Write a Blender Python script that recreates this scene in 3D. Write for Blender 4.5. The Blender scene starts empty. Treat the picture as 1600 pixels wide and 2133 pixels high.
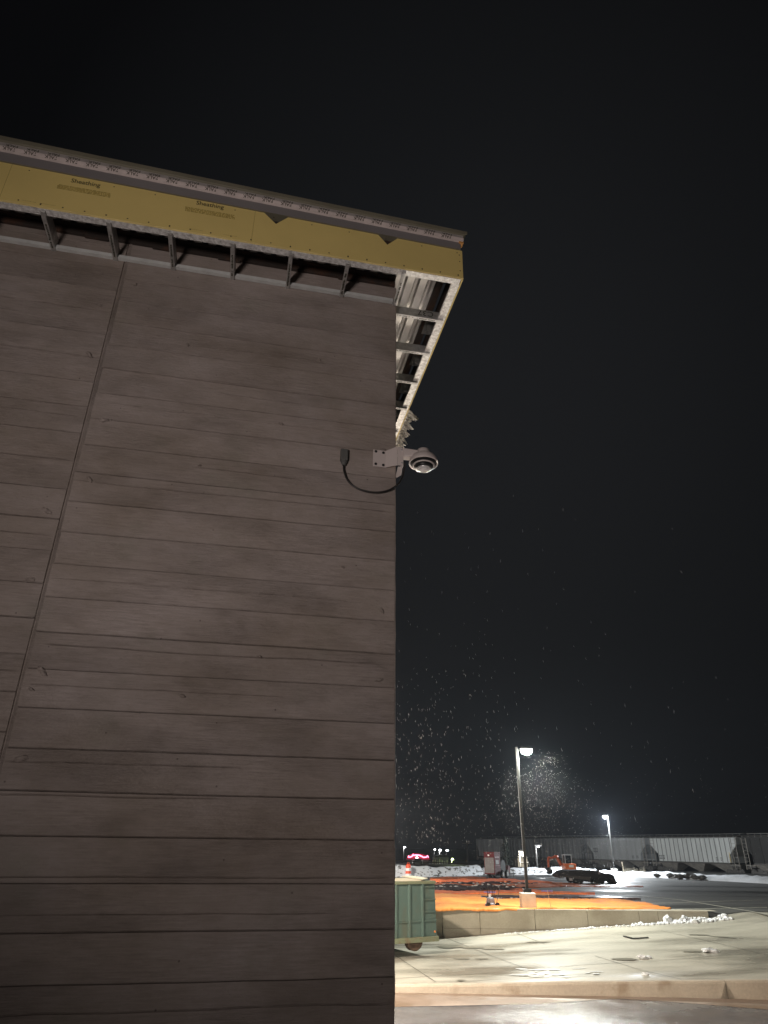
import bpy, bmesh, math, random
from math import sin, cos, pi, radians, hypot
from mathutils import Vector, Matrix, noise
R_ = random.Random(7)
sc = bpy.context.scene
COL = sc.collection

# ------------------------------------------------------------------ camera, world, exposure
FPX, PITCH, ROLL, YAW = 1395.97, radians(26.57), radians(0.6157), radians(11.544)
CAMZ = 3.0
fw = Vector((0, cos(PITCH), sin(PITCH)))
r0 = Vector((1, 0, 0)); u0 = Vector((0, -sin(PITCH), cos(PITCH)))
rt = r0 * cos(ROLL) + u0 * sin(ROLL)
up = -r0 * sin(ROLL) + u0 * cos(ROLL)
cam = bpy.data.cameras.new('camera'); camo = bpy.data.objects.new('camera', cam); COL.objects.link(camo)
m = Matrix((rt, up, -fw)).transposed().to_4x4(); m.translation = (0, 0, CAMZ); camo.matrix_world = m
cam.sensor_width = 36; cam.sensor_fit = 'AUTO'; cam.lens = FPX / 2133 * 36
cam.clip_start = 0.05; cam.clip_end = 3000
sc.camera = camo
sc.render.resolution_x = 768; sc.render.resolution_y = 1024
sc.view_settings.view_transform = 'Standard'; sc.view_settings.look = 'None'
sc.view_settings.exposure = 0; sc.view_settings.gamma = 1
try:
    sc.cycles.use_denoising = True
    sc.cycles.max_bounces = 6; sc.cycles.diffuse_bounces = 3
    sc.cycles.sample_clamp_indirect = 4
except Exception: pass

W = bpy.data.worlds.new('World'); sc.world = W; W.use_nodes = True
wn = W.node_tree.nodes; wl = W.node_tree.links
bg = wn['Background']; tc = wn.new('ShaderNodeTexCoord')
dt = wn.new('ShaderNodeVectorMath'); dt.operation = 'DOT_PRODUCT'
dt.inputs[1].default_value = Vector((0.12, 0.80, 0.58)).normalized()
wl.new(tc.outputs['Generated'], dt.inputs[0])
rp = wn.new('ShaderNodeValToRGB'); wl.new(dt.outputs['Value'], rp.inputs[0])
e = rp.color_ramp.elements
e[0].position = 0.55; e[0].color = (0.0014, 0.0014, 0.0018, 1)
e[1].position = 1.0; e[1].color = (0.0098, 0.0103, 0.0115, 1)
x = e.new(0.80); x.color = (0.0026, 0.0027, 0.0031, 1)
x = e.new(0.93); x.color = (0.0066, 0.0070, 0.0078, 1)
wl.new(rp.outputs['Color'], bg.inputs['Color']); bg.inputs['Strength'].default_value = 1.0

# light strengths (lamps are built further down, with their fixtures)
E_POLE, E_FAR, E_SIDE, E_LEFT, E_WALLPACK, E_WORK = 4300, 12500, 2600, 7500, 3300, 1680

# ------------------------------------------------------------------ pixel -> place helpers (photograph pixels, 1600 x 2133)
def ray(u, v):
    return fw + rt * ((u - 800) / FPX) - up * ((v - 1066.5) / FPX)
O = Vector((0, 0, CAMZ))
def onz(u, v, z):
    d = ray(u, v); return O + d * ((z - CAMZ) / d.z)
def onY(u, v, Y):
    d = ray(u, v); return O + d * (Y / d.y)
def lotz(Y):
    return 0.93 - 0.18 * min(1, max(0, (Y - 29.7) / 32))
def onlot(u, v, dz=0):
    z = 0.8
    for _ in range(8):
        p = onz(u, v, z + dz); z = lotz(p.y)
    return p
sx = Vector((cos(YAW), sin(YAW), 0)); py = Vector((-sin(YAW), cos(YAW), 0))
d_ = ray(823.5, 1700); CORNER = Vector((d_.x, d_.y, 0)) / hypot(d_.x, d_.y) * 5.85

# ------------------------------------------------------------------ materials
MATS = {}
def mat(name, col, rough=0.7, metal=0.0, var=0.12, scale=3.0, detail=6, stretch=(1, 1, 1), bump=0.0, bscale=40.0,
        emit=None, estr=0, col2=None, thr=None, spec=0.5, rvar=0.0, rscale=2.0, bstretch=None, alpha=1, trans=0):
    mt = bpy.data.materials.new(name); mt.use_nodes = True
    n = mt.node_tree.nodes; l = mt.node_tree.links
    b = n['Principled BSDF']
    b.inputs['Roughness'].default_value = rough; b.inputs['Metallic'].default_value = metal
    b.inputs['Specular IOR Level'].default_value = spec
    if trans: b.inputs['Transmission Weight'].default_value = trans
    t = n.new('ShaderNodeTexCoord'); mp = n.new('ShaderNodeMapping'); mp.inputs['Scale'].default_value = stretch
    l.new(t.outputs['Object'], mp.inputs[0])
    nz = n.new('ShaderNodeTexNoise'); nz.inputs['Scale'].default_value = scale; nz.inputs['Detail'].default_value = detail
    nz.inputs['Roughness'].default_value = 0.62
    l.new(mp.outputs[0], nz.inputs['Vector'])
    r = n.new('ShaderNodeValToRGB'); l.new(nz.outputs['Fac'], r.inputs[0])
    c = r.color_ramp.elements
    if col2 is None:
        c[0].position, c[1].position = 0.3, 0.7
        c[0].color = tuple(max(0, k * (1 - var)) for k in col) + (1,)
        c[1].color = tuple(min(1, k * (1 + var)) for k in col) + (1,)
    else:
        a, bb = thr or (0.45, 0.55)
        c[0].position, c[1].position = a, bb
        c[0].color = tuple(col) + (1,); c[1].color = tuple(col2) + (1,)
    l.new(r.outputs[0], b.inputs['Base Color'])
    if rvar:
        n2 = n.new('ShaderNodeTexNoise'); n2.inputs['Scale'].default_value = rscale; n2.inputs['Detail'].default_value = 5
        l.new(mp.outputs[0], n2.inputs['Vector'])
        mr = n.new('ShaderNodeMapRange'); mr.inputs['From Min'].default_value = 0.35; mr.inputs['From Max'].default_value = 0.65
        mr.inputs['To Min'].default_value = max(0.03, rough - rvar); mr.inputs['To Max'].default_value = min(1, rough + rvar)
        l.new(n2.outputs['Fac'], mr.inputs[0]); l.new(mr.outputs[0], b.inputs['Roughness'])
    if bump:
        n3 = n.new('ShaderNodeTexNoise'); n3.inputs['Scale'].default_value = bscale; n3.inputs['Detail'].default_value = 4
        if bstretch:
            m3 = n.new('ShaderNodeMapping'); m3.inputs['Scale'].default_value = bstretch
            l.new(t.outputs['Object'], m3.inputs[0]); l.new(m3.outputs[0], n3.inputs['Vector'])
        else: l.new(t.outputs['Object'], n3.inputs['Vector'])
        bp = n.new('ShaderNodeBump'); bp.inputs['Strength'].default_value = min(1, bump); bp.inputs['Distance'].default_value = 0.01 * max(1, bump)
        l.new(n3.outputs['Fac'], bp.inputs['Height']); l.new(bp.outputs[0], b.inputs['Normal'])
    if emit:
        b.inputs['Emission Color'].default_value = tuple(emit) + (1,); b.inputs['Emission Strength'].default_value = estr
    MATS[name] = mt
    return mt

galv = mat('galvanized', (0.55, 0.55, 0.54), 0.42, 0.75, 0.3, 14, bump=0.15, bscale=60)
galvdirty = mat('galvanized_spangled', (0.74, 0.72, 0.70), 0.5, 0.35, 0.4, 26, stretch=(1, 1, 3), bump=0.2, bscale=90)
deckm = mat('deck_steel', (0.68, 0.67, 0.65), 0.42, 0.5, 0.14, 3.0, stretch=(1, 0.4, 1))
yellow = mat('yellow_sheathing', (0.61, 0.475, 0.17), 0.75, 0, 0.05, 1.5, bump=0.1, bscale=120)
yellowedge = mat('sheathing_edge', (0.75, 0.60, 0.25), 0.8)
ink = mat('printing_ink', (0.03, 0.027, 0.012), 0.8)
smudge = mat('fine_print', (0.30, 0.225, 0.05), 0.8, var=0.35, scale=30)
panelgrey = mat('panel_grey', (0.19, 0.175, 0.175), 0.55, 0.1, 0.06, 2)
panelrim = mat('panel_rim', (0.18, 0.165, 0.12), 0.5, 0.2, 0.12, 3)
film = mat('panel_film', (0.30, 0.275, 0.26), 0.35, 0, 0.18, 9)
filmlip = mat('panel_film_lit_lip', (0.50, 0.43, 0.41), 0.35, 0, 0.14, 9)  # same film, colour lightened where the lip tilts down into the light
darksteel = mat('rusty_steel', (0.035, 0.026, 0.022), 0.8, 0.2, 0.5, 5, col2=(0.09, 0.04, 0.02), thr=(0.5, 0.75))
board = mat('drywall_board', (0.62, 0.52, 0.37), 0.8, 0, 0.1, 3)
white = mat('white_paint', (0.75, 0.74, 0.72), 0.5, 0, 0.06, 4)
camgrey = mat('camera_housing_paint', (0.52, 0.46, 0.44), 0.42, 0, 0.03, 4)
black = mat('black_plastic', (0.012, 0.012, 0.013), 0.35, 0, 0.2, 10)
blackmatte = mat('black_rubber', (0.018, 0.018, 0.018), 0.75, 0, 0.3, 10)
cable_m = mat('cable_jacket', (0.02, 0.018, 0.017), 0.4)
boxgrey = mat('box_grey', (0.10, 0.10, 0.095), 0.55)
chrome = mat('lens_rim', (0.75, 0.74, 0.73), 0.18, 0.6, 0.02)
lensm = mat('lens_glass', (0.65, 0.63, 0.64), 0.08, 0.2, 0.15, 20)
screw = mat('screw_head', (0.035, 0.03, 0.02), 0.6, 0.3)
icem = mat('torn_membrane', (0.80, 0.78, 0.74), 0.55, 0, 0.2, 25)
green = mat('dumpster_green', (0.080, 0.125, 0.110), 0.55, 0.05, 0.22, 2.2, stretch=(1, 1, 0.5), bump=0.4, bscale=5, col2=(0.10,0.095,0.06), thr=(0.50,0.78))
greenrust = mat('dumpster_rim', (0.17, 0.19, 0.12), 0.6, 0.05, 0.3, 5, col2=(0.16, 0.09, 0.05), thr=(0.52, 0.75))
rust = mat('rust_brown', (0.10, 0.062, 0.040), 0.85, 0.1, 0.3, 7)
orange = mat('orange_paint', (0.50, 0.085, 0.02), 0.45, 0, 0.1, 5)
red = mat('red_paint', (0.11, 0.007, 0.010), 0.75, 0, 0.2, 3)
drumor = mat('drum_orange', (0.82, 0.10, 0.035), 0.45)
drumwh = mat('drum_white', (0.8, 0.78, 0.76), 0.4)
polem = mat('pole_bronze', (0.018, 0.018, 0.017), 0.5, 0.1, 0.15, 4)
lampbody = mat('lamp_housing', (0.10, 0.10, 0.10), 0.5, 0.2)
base_c = mat('base_concrete', (0.58, 0.565, 0.51), 0.85, 0, 0.12, 4, bump=0.3, bscale=25)
snow = mat('snow', (0.80, 0.82, 0.85), 0.75, 0, 0.06, 3, bump=0.6, bscale=9)
hopper = mat('hopper_white', (0.44, 0.45, 0.44), 0.7, 0, 0.18, 1.2, stretch=(2.2, 2.2, 0.25))
hopperdirty = mat('hopper_streaked', (0.155, 0.155, 0.155), 0.8, 0, 0.5, 1.0, stretch=(2.5, 2.5, 0.12))
mat('rib_grey', (0.20, 0.20, 0.195), 0.75)
undersides = mat('car_underside', (0.07, 0.065, 0.06), 0.85, 0, 0.3, 3)
hopchute = mat('hopper_chute', (0.20, 0.185, 0.165), 0.8, 0, 0.25, 2)
tarp_b = mat('black_tarp', (0.022, 0.02, 0.022), 0.5, 0, 0.4, 3)
fir = mat('fir_needles', (0.020, 0.028, 0.020), 0.8, 0, 0.5, 3)
bark = mat('fir_bark', (0.04, 0.032, 0.026), 0.9)
glow = mat('lamp_glow', (1, 1, 1), 0.5, emit=(1.0, 0.97, 0.88), estr=30)
glowc = mat('lamp_glow_cool', (1, 1, 1), 0.5, emit=(0.92, 0.97, 1.0), estr=16)
glowg = mat('lamp_glow_green', (1, 1, 1), 0.5, emit=(0.75, 1.0, 0.35), estr=12)
neon = mat('neon_red', (1, 0.1, 0.2), 0.5, emit=(1.0, 0.20, 0.33), estr=5)
darkred = mat('neon_lit_roof', (0.25, 0.02, 0.05), 0.7, emit=(0.6, 0.0, 0.06), estr=0.16)  # faint emission stands in for neon light falling on the roof
shedm = mat('shed_wall', (0.30, 0.31, 0.33), 0.8)
shedr = mat('shed_roof', (0.06, 0.06, 0.065), 0.8)
grass_m = mat('dry_grass', (0.35, 0.31, 0.24), 0.9)
tape = mat('rope_grey', (0.5, 0.48, 0.46), 0.6)
wood = mat('stake_wood', (0.5, 0.42, 0.3), 0.8)
cab_glass = mat('cab_glass', (0.03, 0.035, 0.045), 0.1)

def nd(mt): return mt.node_tree.nodes, mt.node_tree.links
# board-marked concrete of the big wall
def wall_material():
    mt = bpy.data.materials.new('board_marked_concrete'); mt.use_nodes = True
    n, l = nd(mt); b = n['Principled BSDF']; b.inputs['Roughness'].default_value = 0.78; b.inputs['Specular IOR Level'].default_value = 0.35
    t = n.new('ShaderNodeTexCoord'); at = n.new('ShaderNodeAttribute'); at.attribute_name = 'board'
    def mapping(s, off=False):
        mp = n.new('ShaderNodeMapping'); mp.inputs['Scale'].default_value = s
        l.new(t.outputs['Object'], mp.inputs[0])
        if off:
            cb = n.new('ShaderNodeCombineXYZ')
            mu = n.new('ShaderNodeMath'); mu.operation = 'MULTIPLY'; mu.inputs[1].default_value = 37.0
            l.new(at.outputs['Fac'], mu.inputs[0]); l.new(mu.outputs[0], cb.inputs[0]); l.new(mu.outputs[0], cb.inputs[2])
            l.new(cb.outputs[0], mp.inputs['Location'])
        return mp
    def nz(mp, s, d=5, r=0.6):
        q = n.new('ShaderNodeTexNoise'); q.inputs['Scale'].default_value = s; q.inputs['Detail'].default_value = d; q.inputs['Roughness'].default_value = r
        l.new(mp.outputs[0], q.inputs['Vector']); return q
    def ramp(src, a, ca, bpos, cb):
        q = n.new('ShaderNodeValToRGB'); l.new(src, q.inputs[0]); k = q.color_ramp.elements
        k[0].position = a; k[0].color = (*ca, 1); k[1].position = bpos; k[1].color = (*cb, 1); return q
    def mix(f, a, c, mode='MIX'):
        q = n.new('ShaderNodeMix'); q.data_type = 'RGBA'; q.blend_type = mode
        if isinstance(f, float): q.inputs[0].default_value = f
        else: l.new(f, q.inputs[0])
        l.new(a, q.inputs[6]); l.new(c, q.inputs[7]); return q.outputs[2]
    big = nz(mapping((0.7, 0.7, 1.0)), 0.9, 6, 0.65)
    c1 = ramp(big.outputs['Fac'], 0.30, (0.205, 0.168, 0.138), 0.68, (0.325, 0.283, 0.266))
    # per-board tone
    c2 = ramp(at.outputs['Fac'], 0.0, (0.93, 0.93, 0.93), 1.0, (1.05, 1.05, 1.05))
    col = mix(1.0, c1.outputs[0], c2.outputs[0], 'MULTIPLY')
    # greenish damp patches
    gp = nz(mapping((1, 1, 1)), 1.6, 4)
    gm = ramp(gp.outputs['Fac'], 0.56, (0, 0, 0), 0.72, (0.32, 0.32, 0.32))
    gc = n.new('ShaderNodeRGB'); gc.outputs[0].default_value = (0.19, 0.185, 0.145, 1)
    col = mix(gm.outputs[0], col, gc.outputs[0])
    # grain streaks (wood print) and cloudy blotches
    gr = nz(mapping((1.6, 1.6, 26), True), 2.6, 8, 0.75)
    c3 = ramp(gr.outputs['Fac'], 0.36, (0.74, 0.73, 0.72), 0.62, (1.13, 1.13, 1.14))
    gmk = nz(mapping((.9, .9, 1.6), True), 1.3, 3); gm2 = n.new('ShaderNodeMapRange'); gm2.inputs['From Min'].default_value = .36; gm2.inputs['From Max'].default_value = .64; gm2.inputs['To Min'].default_value = .22; gm2.inputs['To Max'].default_value = .95
    l.new(gmk.outputs['Fac'], gm2.inputs[0])
    col = mix(gm2.outputs[0], col, mix(1.0, col, c3.outputs[0], 'MULTIPLY'))
    bl = nz(mapping((2.5, 2.5, 6), True), 3.0, 5, 0.7)
    c4 = ramp(bl.outputs['Fac'], 0.32, (0.94, 0.935, 0.925), 0.64, (1.03, 1.03, 1.035))
    col = mix(1.0, col, c4.outputs[0], 'MULTIPLY')
    # pin holes
    vo = n.new('ShaderNodeTexVoronoi'); vo.inputs['Scale'].default_value = 5.5; l.new(mapping((1, 0.0, 1)).outputs[0], vo.inputs['Vector'])
    hole = ramp(vo.outputs['Distance'], 0.025, (0.45, 0.43, 0.42), 0.05, (1, 1, 1))
    col = mix(1.0, col, hole.outputs[0], 'MULTIPLY')
    l.new(col, b.inputs['Base Color'])
    # relief: grain + fine + patches of stronger grain
    patch = nz(mapping((0.8, 0.8, 2.0), True), 1.1, 3)
    pm = n.new('ShaderNodeMapRange'); pm.inputs['From Min'].default_value = 0.42; pm.inputs['From Max'].default_value = 0.66
    l.new(patch.outputs['Fac'], pm.inputs[0])
    fine = nz(mapping((3.0, 3.0, 60), True), 2.6, 5, 0.7)
    mu = n.new('ShaderNodeMath'); mu.operation = 'MULTIPLY'; l.new(fine.outputs['Fac'], mu.inputs[0]); l.new(pm.outputs[0], mu.inputs[1])
    ad = n.new('ShaderNodeMath'); ad.operation = 'ADD'
    h2 = nz(mapping((8, 8, 14)), 3.0, 4); m2 = n.new('ShaderNodeMath'); m2.operation = 'MULTIPLY'; m2.inputs[1].default_value = 0.45
    l.new(h2.outputs['Fac'], m2.inputs[0]); l.new(mu.outputs[0], ad.inputs[0]); l.new(m2.outputs[0], ad.inputs[1])
    bp = n.new('ShaderNodeBump'); bp.inputs['Strength'].default_value = 0.8; bp.inputs['Distance'].default_value = 0.022
    l.new(ad.outputs[0], bp.inputs['Height']); l.new(bp.outputs[0], b.inputs['Normal'])
    return mt
wallm = wall_material()

def ground_material(name, ca, cb, rough_lo, rough_hi, wet_scale, bumpd, bscale, dark=None, wet_thr=(0.45, 0.6), stretch=(1, 1, 1), grit=0):
    """paved surface: mottled colour, damp patches that are darker and glossier, gritty relief"""
    mt = bpy.data.materials.new(name); mt.use_nodes = True
    n, l = nd(mt); b = n['Principled BSDF']
    t = n.new('ShaderNodeTexCoord'); mp = n.new('ShaderNodeMapping'); mp.inputs['Scale'].default_value = stretch
    l.new(t.outputs['Object'], mp.inputs[0])
    def nz(s, d=6, r=0.6, v=mp):
        q = n.new('ShaderNodeTexNoise'); q.inputs['Scale'].default_value = s; q.inputs['Detail'].default_value = d; q.inputs['Roughness'].default_value = r
        l.new(v.outputs[0], q.inputs['Vector']); return q
    a = nz(0.55); r = n.new('ShaderNodeValToRGB'); l.new(a.outputs['Fac'], r.inputs[0])
    k = r.color_ramp.elements; k[0].position = 0.33; k[1].position = 0.67; k[0].color = (*ca, 1); k[1].color = (*cb, 1)
    w = nz(wet_scale, 5, 0.55); wr = n.new('ShaderNodeMapRange'); wr.inputs['From Min'].default_value = wet_thr[0]; wr.inputs['From Max'].default_value = wet_thr[1]
    l.new(w.outputs['Fac'], wr.inputs[0])
    mx = n.new('ShaderNodeMix'); mx.data_type = 'RGBA'; mx.blend_type = 'MULTIPLY'
    dk = dark or (0.6, 0.6, 0.6)
    mx.inputs[7].default_value = (*dk, 1); l.new(wr.outputs[0], mx.inputs[0]); l.new(r.outputs[0], mx.inputs[6])
    f = nz(18, 4); fr = n.new('ShaderNodeMapRange'); fr.inputs['To Min'].default_value = 0.90; fr.inputs['To Max'].default_value = 1.08
    fr.inputs['From Min'].default_value = 0.3; fr.inputs['From Max'].default_value = 0.7
    l.new(f.outputs['Fac'], fr.inputs[0])
    m2 = n.new('ShaderNodeMix'); m2.data_type = 'RGBA'; m2.blend_type = 'MULTIPLY'; m2.inputs[0].default_value = 1
    cb3 = n.new('ShaderNodeCombineXYZ'); [l.new(fr.outputs[0], cb3.inputs[i]) for i in range(3)]
    l.new(mx.outputs[2], m2.inputs[6]); l.new(cb3.outputs[0], m2.inputs[7]); l.new(m2.outputs[2], b.inputs['Base Color'])
    ro = n.new('ShaderNodeMapRange'); ro.inputs['To Min'].default_value = rough_hi; ro.inputs['To Max'].default_value = rough_lo
    l.new(wr.outputs[0], ro.inputs[0]); l.new(ro.outputs[0], b.inputs['Roughness'])
    g = nz(bscale, 3, 0.7, t) if False else None
    q = n.new('ShaderNodeTexNoise'); q.inputs['Scale'].default_value = bscale; q.inputs['Detail'].default_value = 3
    l.new(t.outputs['Object'], q.inputs['Vector'])
    bp = n.new('ShaderNodeBump'); bp.inputs['Strength'].default_value = 0.6; bp.inputs['Distance'].default_value = bumpd
    l.new(q.outputs['Fac'], bp.inputs['Height']); l.new(bp.outputs[0], b.inputs['Normal'])
    if grit:
        m4 = n.new('ShaderNodeMapping'); m4.inputs['Scale'].default_value = (1, .42, 1); l.new(t.outputs['Object'], m4.inputs[0])
        q2 = n.new('ShaderNodeTexNoise'); q2.inputs['Scale'].default_value = 13; q2.inputs['Detail'].default_value = 6; q2.inputs['Roughness'].default_value = .8
        l.new(m4.outputs[0], q2.inputs['Vector'])
        b2 = n.new('ShaderNodeBump'); b2.inputs['Strength'].default_value = .9; b2.inputs['Distance'].default_value = grit
        l.new(q2.outputs['Fac'], b2.inputs['Height']); l.new(bp.outputs[0], b2.inputs['Normal']); l.new(b2.outputs[0], b.inputs['Normal'])
    return mt
apronm = ground_material('apron_concrete', (0.40, 0.375, 0.315), (0.53, 0.50, 0.425), 0.16, 0.62, 0.42, 0.004, 30, (0.72, 0.72, 0.72), (0.44, 0.64), (0.5, 1.5, 1))
roadm = ground_material('wet_concrete', (0.12, 0.12, 0.128), (0.20, 0.197, 0.205), 0.10, 0.30, 0.6, 0.010, 26, (0.72, 0.72, 0.76), (0.36, 0.62), grit=.013)
lotm = ground_material('lot_asphalt', (0.060, 0.060, 0.058), (0.105, 0.105, 0.098), 0.25, 0.75, 0.16, 0.004, 25, (0.5, 0.5, 0.52), (0.46, 0.62), (0.35, 1.6, 1))
curbm = ground_material('curb_concrete', (0.42, 0.36, 0.29), (0.50, 0.44, 0.36), 0.55, 0.85, 1.5, 0.0015, 40, (0.72, 0.66, 0.6), (0.55, 0.7))
gutterm = ground_material('gutter_concrete', (0.24, 0.185, 0.145), (0.36, 0.29, 0.245), 0.35, 0.7, 0.5, 0.003, 30, (0.7, 0.62, 0.55), (0.45, 0.6))
retm = ground_material('retaining_concrete', (0.38, 0.345, 0.27), (0.48, 0.44, 0.355), 0.6, 0.85, 0.5, 0.003, 30, (0.72, 0.70, 0.66), (0.48, 0.66))
fieldm = ground_material('dark_field', (0.05, 0.05, 0.05), (0.09, 0.085, 0.08), 0.8, 0.95, 0.1, 0.01, 8)
blank_o = ground_material('orange_blanket', (0.66, 0.20, 0.035), (0.80, 0.32, 0.065), 0.7, 0.85, 0.7, 0.01, 7, (0.85, 0.72, 0.6), (0.5, 0.7))
blank_r = ground_material('red_orange_blanket', (0.66, 0.12, 0.03), (0.78, 0.18, 0.05), 0.7, 0.85, 0.7, 0.01, 7, (0.7, 0.65, 0.6), (0.48, 0.68))
blank_d = ground_material('rust_blanket', (0.42, 0.105, 0.04), (0.50, 0.15, 0.06), 0.4, 0.6, 0.7, 0.01, 7, (0.6, 0.55, 0.5), (0.45, 0.65))
blank_k = ground_material('black_blanket', (0.035, 0.022, 0.022), (0.06, 0.035, 0.035), 0.35, 0.55, 0.7, 0.012, 7)
def snow_bank_material():
    mt = bpy.data.materials.new('dirty_snow'); mt.use_nodes = True
    n, l = nd(mt); b = n['Principled BSDF']; b.inputs['Roughness'].default_value = 0.8
    t = n.new('ShaderNodeTexCoord'); mp = n.new('ShaderNodeMapping'); mp.inputs['Scale'].default_value = (1.2, 0.55, 2.2)
    l.new(t.outputs['Object'], mp.inputs[0])
    q = n.new('ShaderNodeTexNoise'); q.inputs['Scale'].default_value = 1.9; q.inputs['Detail'].default_value = 4; q.inputs['Roughness'].default_value = 0.68
    l.new(mp.outputs[0], q.inputs['Vector'])
    r = n.new('ShaderNodeValToRGB'); l.new(q.outputs['Fac'], r.inputs[0]); k = r.color_ramp.elements
    k[0].position = 0.55; k[0].color = (0.72, 0.74, 0.77, 1); k[1].position = 0.585; k[1].color = (0.10, 0.095, 0.085, 1)
    l.new(r.outputs[0], b.inputs['Base Color'])
    q2 = n.new('ShaderNodeTexNoise'); q2.inputs['Scale'].default_value = 7; l.new(t.outputs['Object'], q2.inputs['Vector'])
    bp = n.new('ShaderNodeBump'); bp.inputs['Strength'].default_value = 0.7; bp.inputs['Distance'].default_value = 0.08
    l.new(q2.outputs['Fac'], bp.inputs['Height']); l.new(bp.outputs[0], b.inputs['Normal'])
    return mt
snowdirty = snow_bank_material()

# ------------------------------------------------------------------ mesh helper
class MB:
    def __init__(s): s.v = []; s.f = []; s.mi = []
    def add(s, vs, fs, mi=0):
        o = len(s.v); s.v += [tuple(p) for p in vs]; s.f += [tuple(i + o for i in f) for f in fs]; s.mi += [mi] * len(fs); return s
    def box(s, a, b, mi=0, M=None):
        x0, y0, z0 = a; x1, y1, z1 = b
        vs = [Vector(p) for p in ((x0,y0,z0),(x1,y0,z0),(x1,y1,z0),(x0,y1,z0),(x0,y0,z1),(x1,y0,z1),(x1,y1,z1),(x0,y1,z1))]
        if M is not None: vs = [M @ p for p in vs]
        return s.add(vs, [(0,3,2,1),(4,5,6,7),(0,1,5,4),(1,2,6,5),(2,3,7,6),(3,0,4,7)], mi)
    def bar(s, p, q, w, h=None, mi=0, upv=(0, 0, 1)):
        p, q = Vector(p), Vector(q); d = (q - p).normalized(); u = Vector(upv)
        if abs(d.dot(u)) > 0.98: u = Vector((1, 0, 0))
        a = d.cross(u).normalized(); c = a.cross(d).normalized(); h = h or w
        vs = []
        for o in (p, q):
            for i, j in ((-1,-1),(1,-1),(1,1),(-1,1)): vs.append(o + a * (i * w / 2) + c * (j * h / 2))
        return s.add(vs, [(3,2,1,0),(4,5,6,7),(0,1,5,4),(1,2,6,5),(2,3,7,6),(3,0,4,7)], mi)
    def tube(s, pts, r, n=10, mi=0, caps=True):
        pts = [Vector(p) for p in pts]; rr = r if isinstance(r, (list, tuple)) else [r] * len(pts)
        vs = []; prev = None
        for i, p in enumerate(pts):
            d = (pts[min(i+1, len(pts)-1)] - pts[max(i-1, 0)]).normalized()
            a = prev if prev is not None else (Vector((0,0,1)) if abs(d.z) < 0.9 else Vector((1,0,0)))
            a = (a - d * a.dot(d)).normalized(); prev = a; c = d.cross(a)
            for k in range(n):
                t = 2 * pi * k / n; vs.append(p + (a * cos(t) + c * sin(t)) * rr[i])
        fs = []
        for i in range(len(pts) - 1):
            for k in range(n):
                k2 = (k + 1) % n; fs.append((i*n+k, i*n+k2, (i+1)*n+k2, (i+1)*n+k))
        if caps: fs += [tuple(range(n))[::-1], tuple(range((len(pts)-1)*n, len(pts)*n))]
        return s.add(vs, fs, mi)
    def lathe(s, prof, c=(0,0,0), n=32, mi=0, M=None):
        vs = []; c = Vector(c)
        for r, z in prof:
            for k in range(n):
                t = 2*pi*k/n; p = Vector((r*cos(t), r*sin(t), z))
                vs.append((M @ p if M is not None else p) + c)
        fs = []
        for i in range(len(prof)-1):
            for k in range(n):
                k2 = (k+1) % n; fs.append((i*n+k, i*n+k2, (i+1)*n+k2, (i+1)*n+k))
        if prof[0][0] > 1e-6: fs.append(tuple(range(n))[::-1])
        if prof[-1][0] > 1e-6: fs.append(tuple(range((len(prof)-1)*n, len(prof)*n)))
        return s.add(vs, fs, mi)
    def prism(s, poly, a, b, mi=0):
        """poly: list of Vectors (closed outline), a/b offsets added for the two ends"""
        n = len(poly); a, b = Vector(a), Vector(b)
        vs = [Vector(p) + a for p in poly] + [Vector(p) + b for p in poly]
        fs = [tuple(range(n))[::-1], tuple(range(n, 2*n))] + [(i, (i+1) % n, n+(i+1) % n, n+i) for i in range(n)]
        return s.add(vs, fs, mi)
    def build(s, name, mats, parent=None, bevel=0, smooth=False, seg=2):
        me = bpy.data.meshes.new(name); me.from_pydata(s.v, [], s.f)
        for mt in (mats if isinstance(mats, (list, tuple)) else [mats]): me.materials.append(mt)
        if any(s.mi): me.polygons.foreach_set('material_index', s.mi)
        bm = bmesh.new(); bm.from_mesh(me); bmesh.ops.recalc_face_normals(bm, faces=bm.faces); bm.to_mesh(me); bm.free()
        if smooth: me.polygons.foreach_set('use_smooth', [True] * len(me.polygons))
        o = bpy.data.objects.new(name, me); COL.objects.link(o)
        if parent is not None: o.parent = parent
        if bevel:
            mo = o.modifiers.new('bevel', 'BEVEL'); mo.width = bevel; mo.segments = seg; mo.limit_method = 'ANGLE'; mo.angle_limit = radians(40)
        return o
def grid(name, pts, mats, parent=None, smooth=True, skirt=0):
    """pts[row][col]"""
    b = MB(); nr, nc = len(pts), len(pts[0])
    vs = [p for r in pts for p in r]
    fs = [(i*nc+j, i*nc+j+1, (i+1)*nc+j+1, (i+1)*nc+j) for i in range(nr-1) for j in range(nc-1)]
    if skirt:
        k = len(vs)
        ring = [(0,j) for j in range(nc)] + [(i,nc-1) for i in range(1,nr)] + [(nr-1,j) for j in range(nc-2,-1,-1)] + [(i,0) for i in range(nr-2,0,-1)]
        idx = [i*nc+j for i, j in ring]
        vs = vs + [Vector(vs[i]) - Vector((0,0,skirt)) for i in idx]
        L = len(idx)
        fs += [(idx[a], idx[(a+1) % L], k+(a+1) % L, k+a) for a in range(L)]
    b.add(vs, fs); return b.build(name, mats, parent, smooth=smooth)
def empty(name, loc=(0,0,0), rz=0):
    o = bpy.data.objects.new(name, None); COL.objects.link(o); o.location = loc; o.rotation_euler = (0,0,rz); o.empty_display_size = 0.2; return o
def tag(o, label=None, cat=None, group=None, kind=None):
    if label: o['label'] = label
    if cat: o['category'] = cat
    if group: o['group'] = group
    if kind: o['kind'] = kind
    return o
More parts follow.
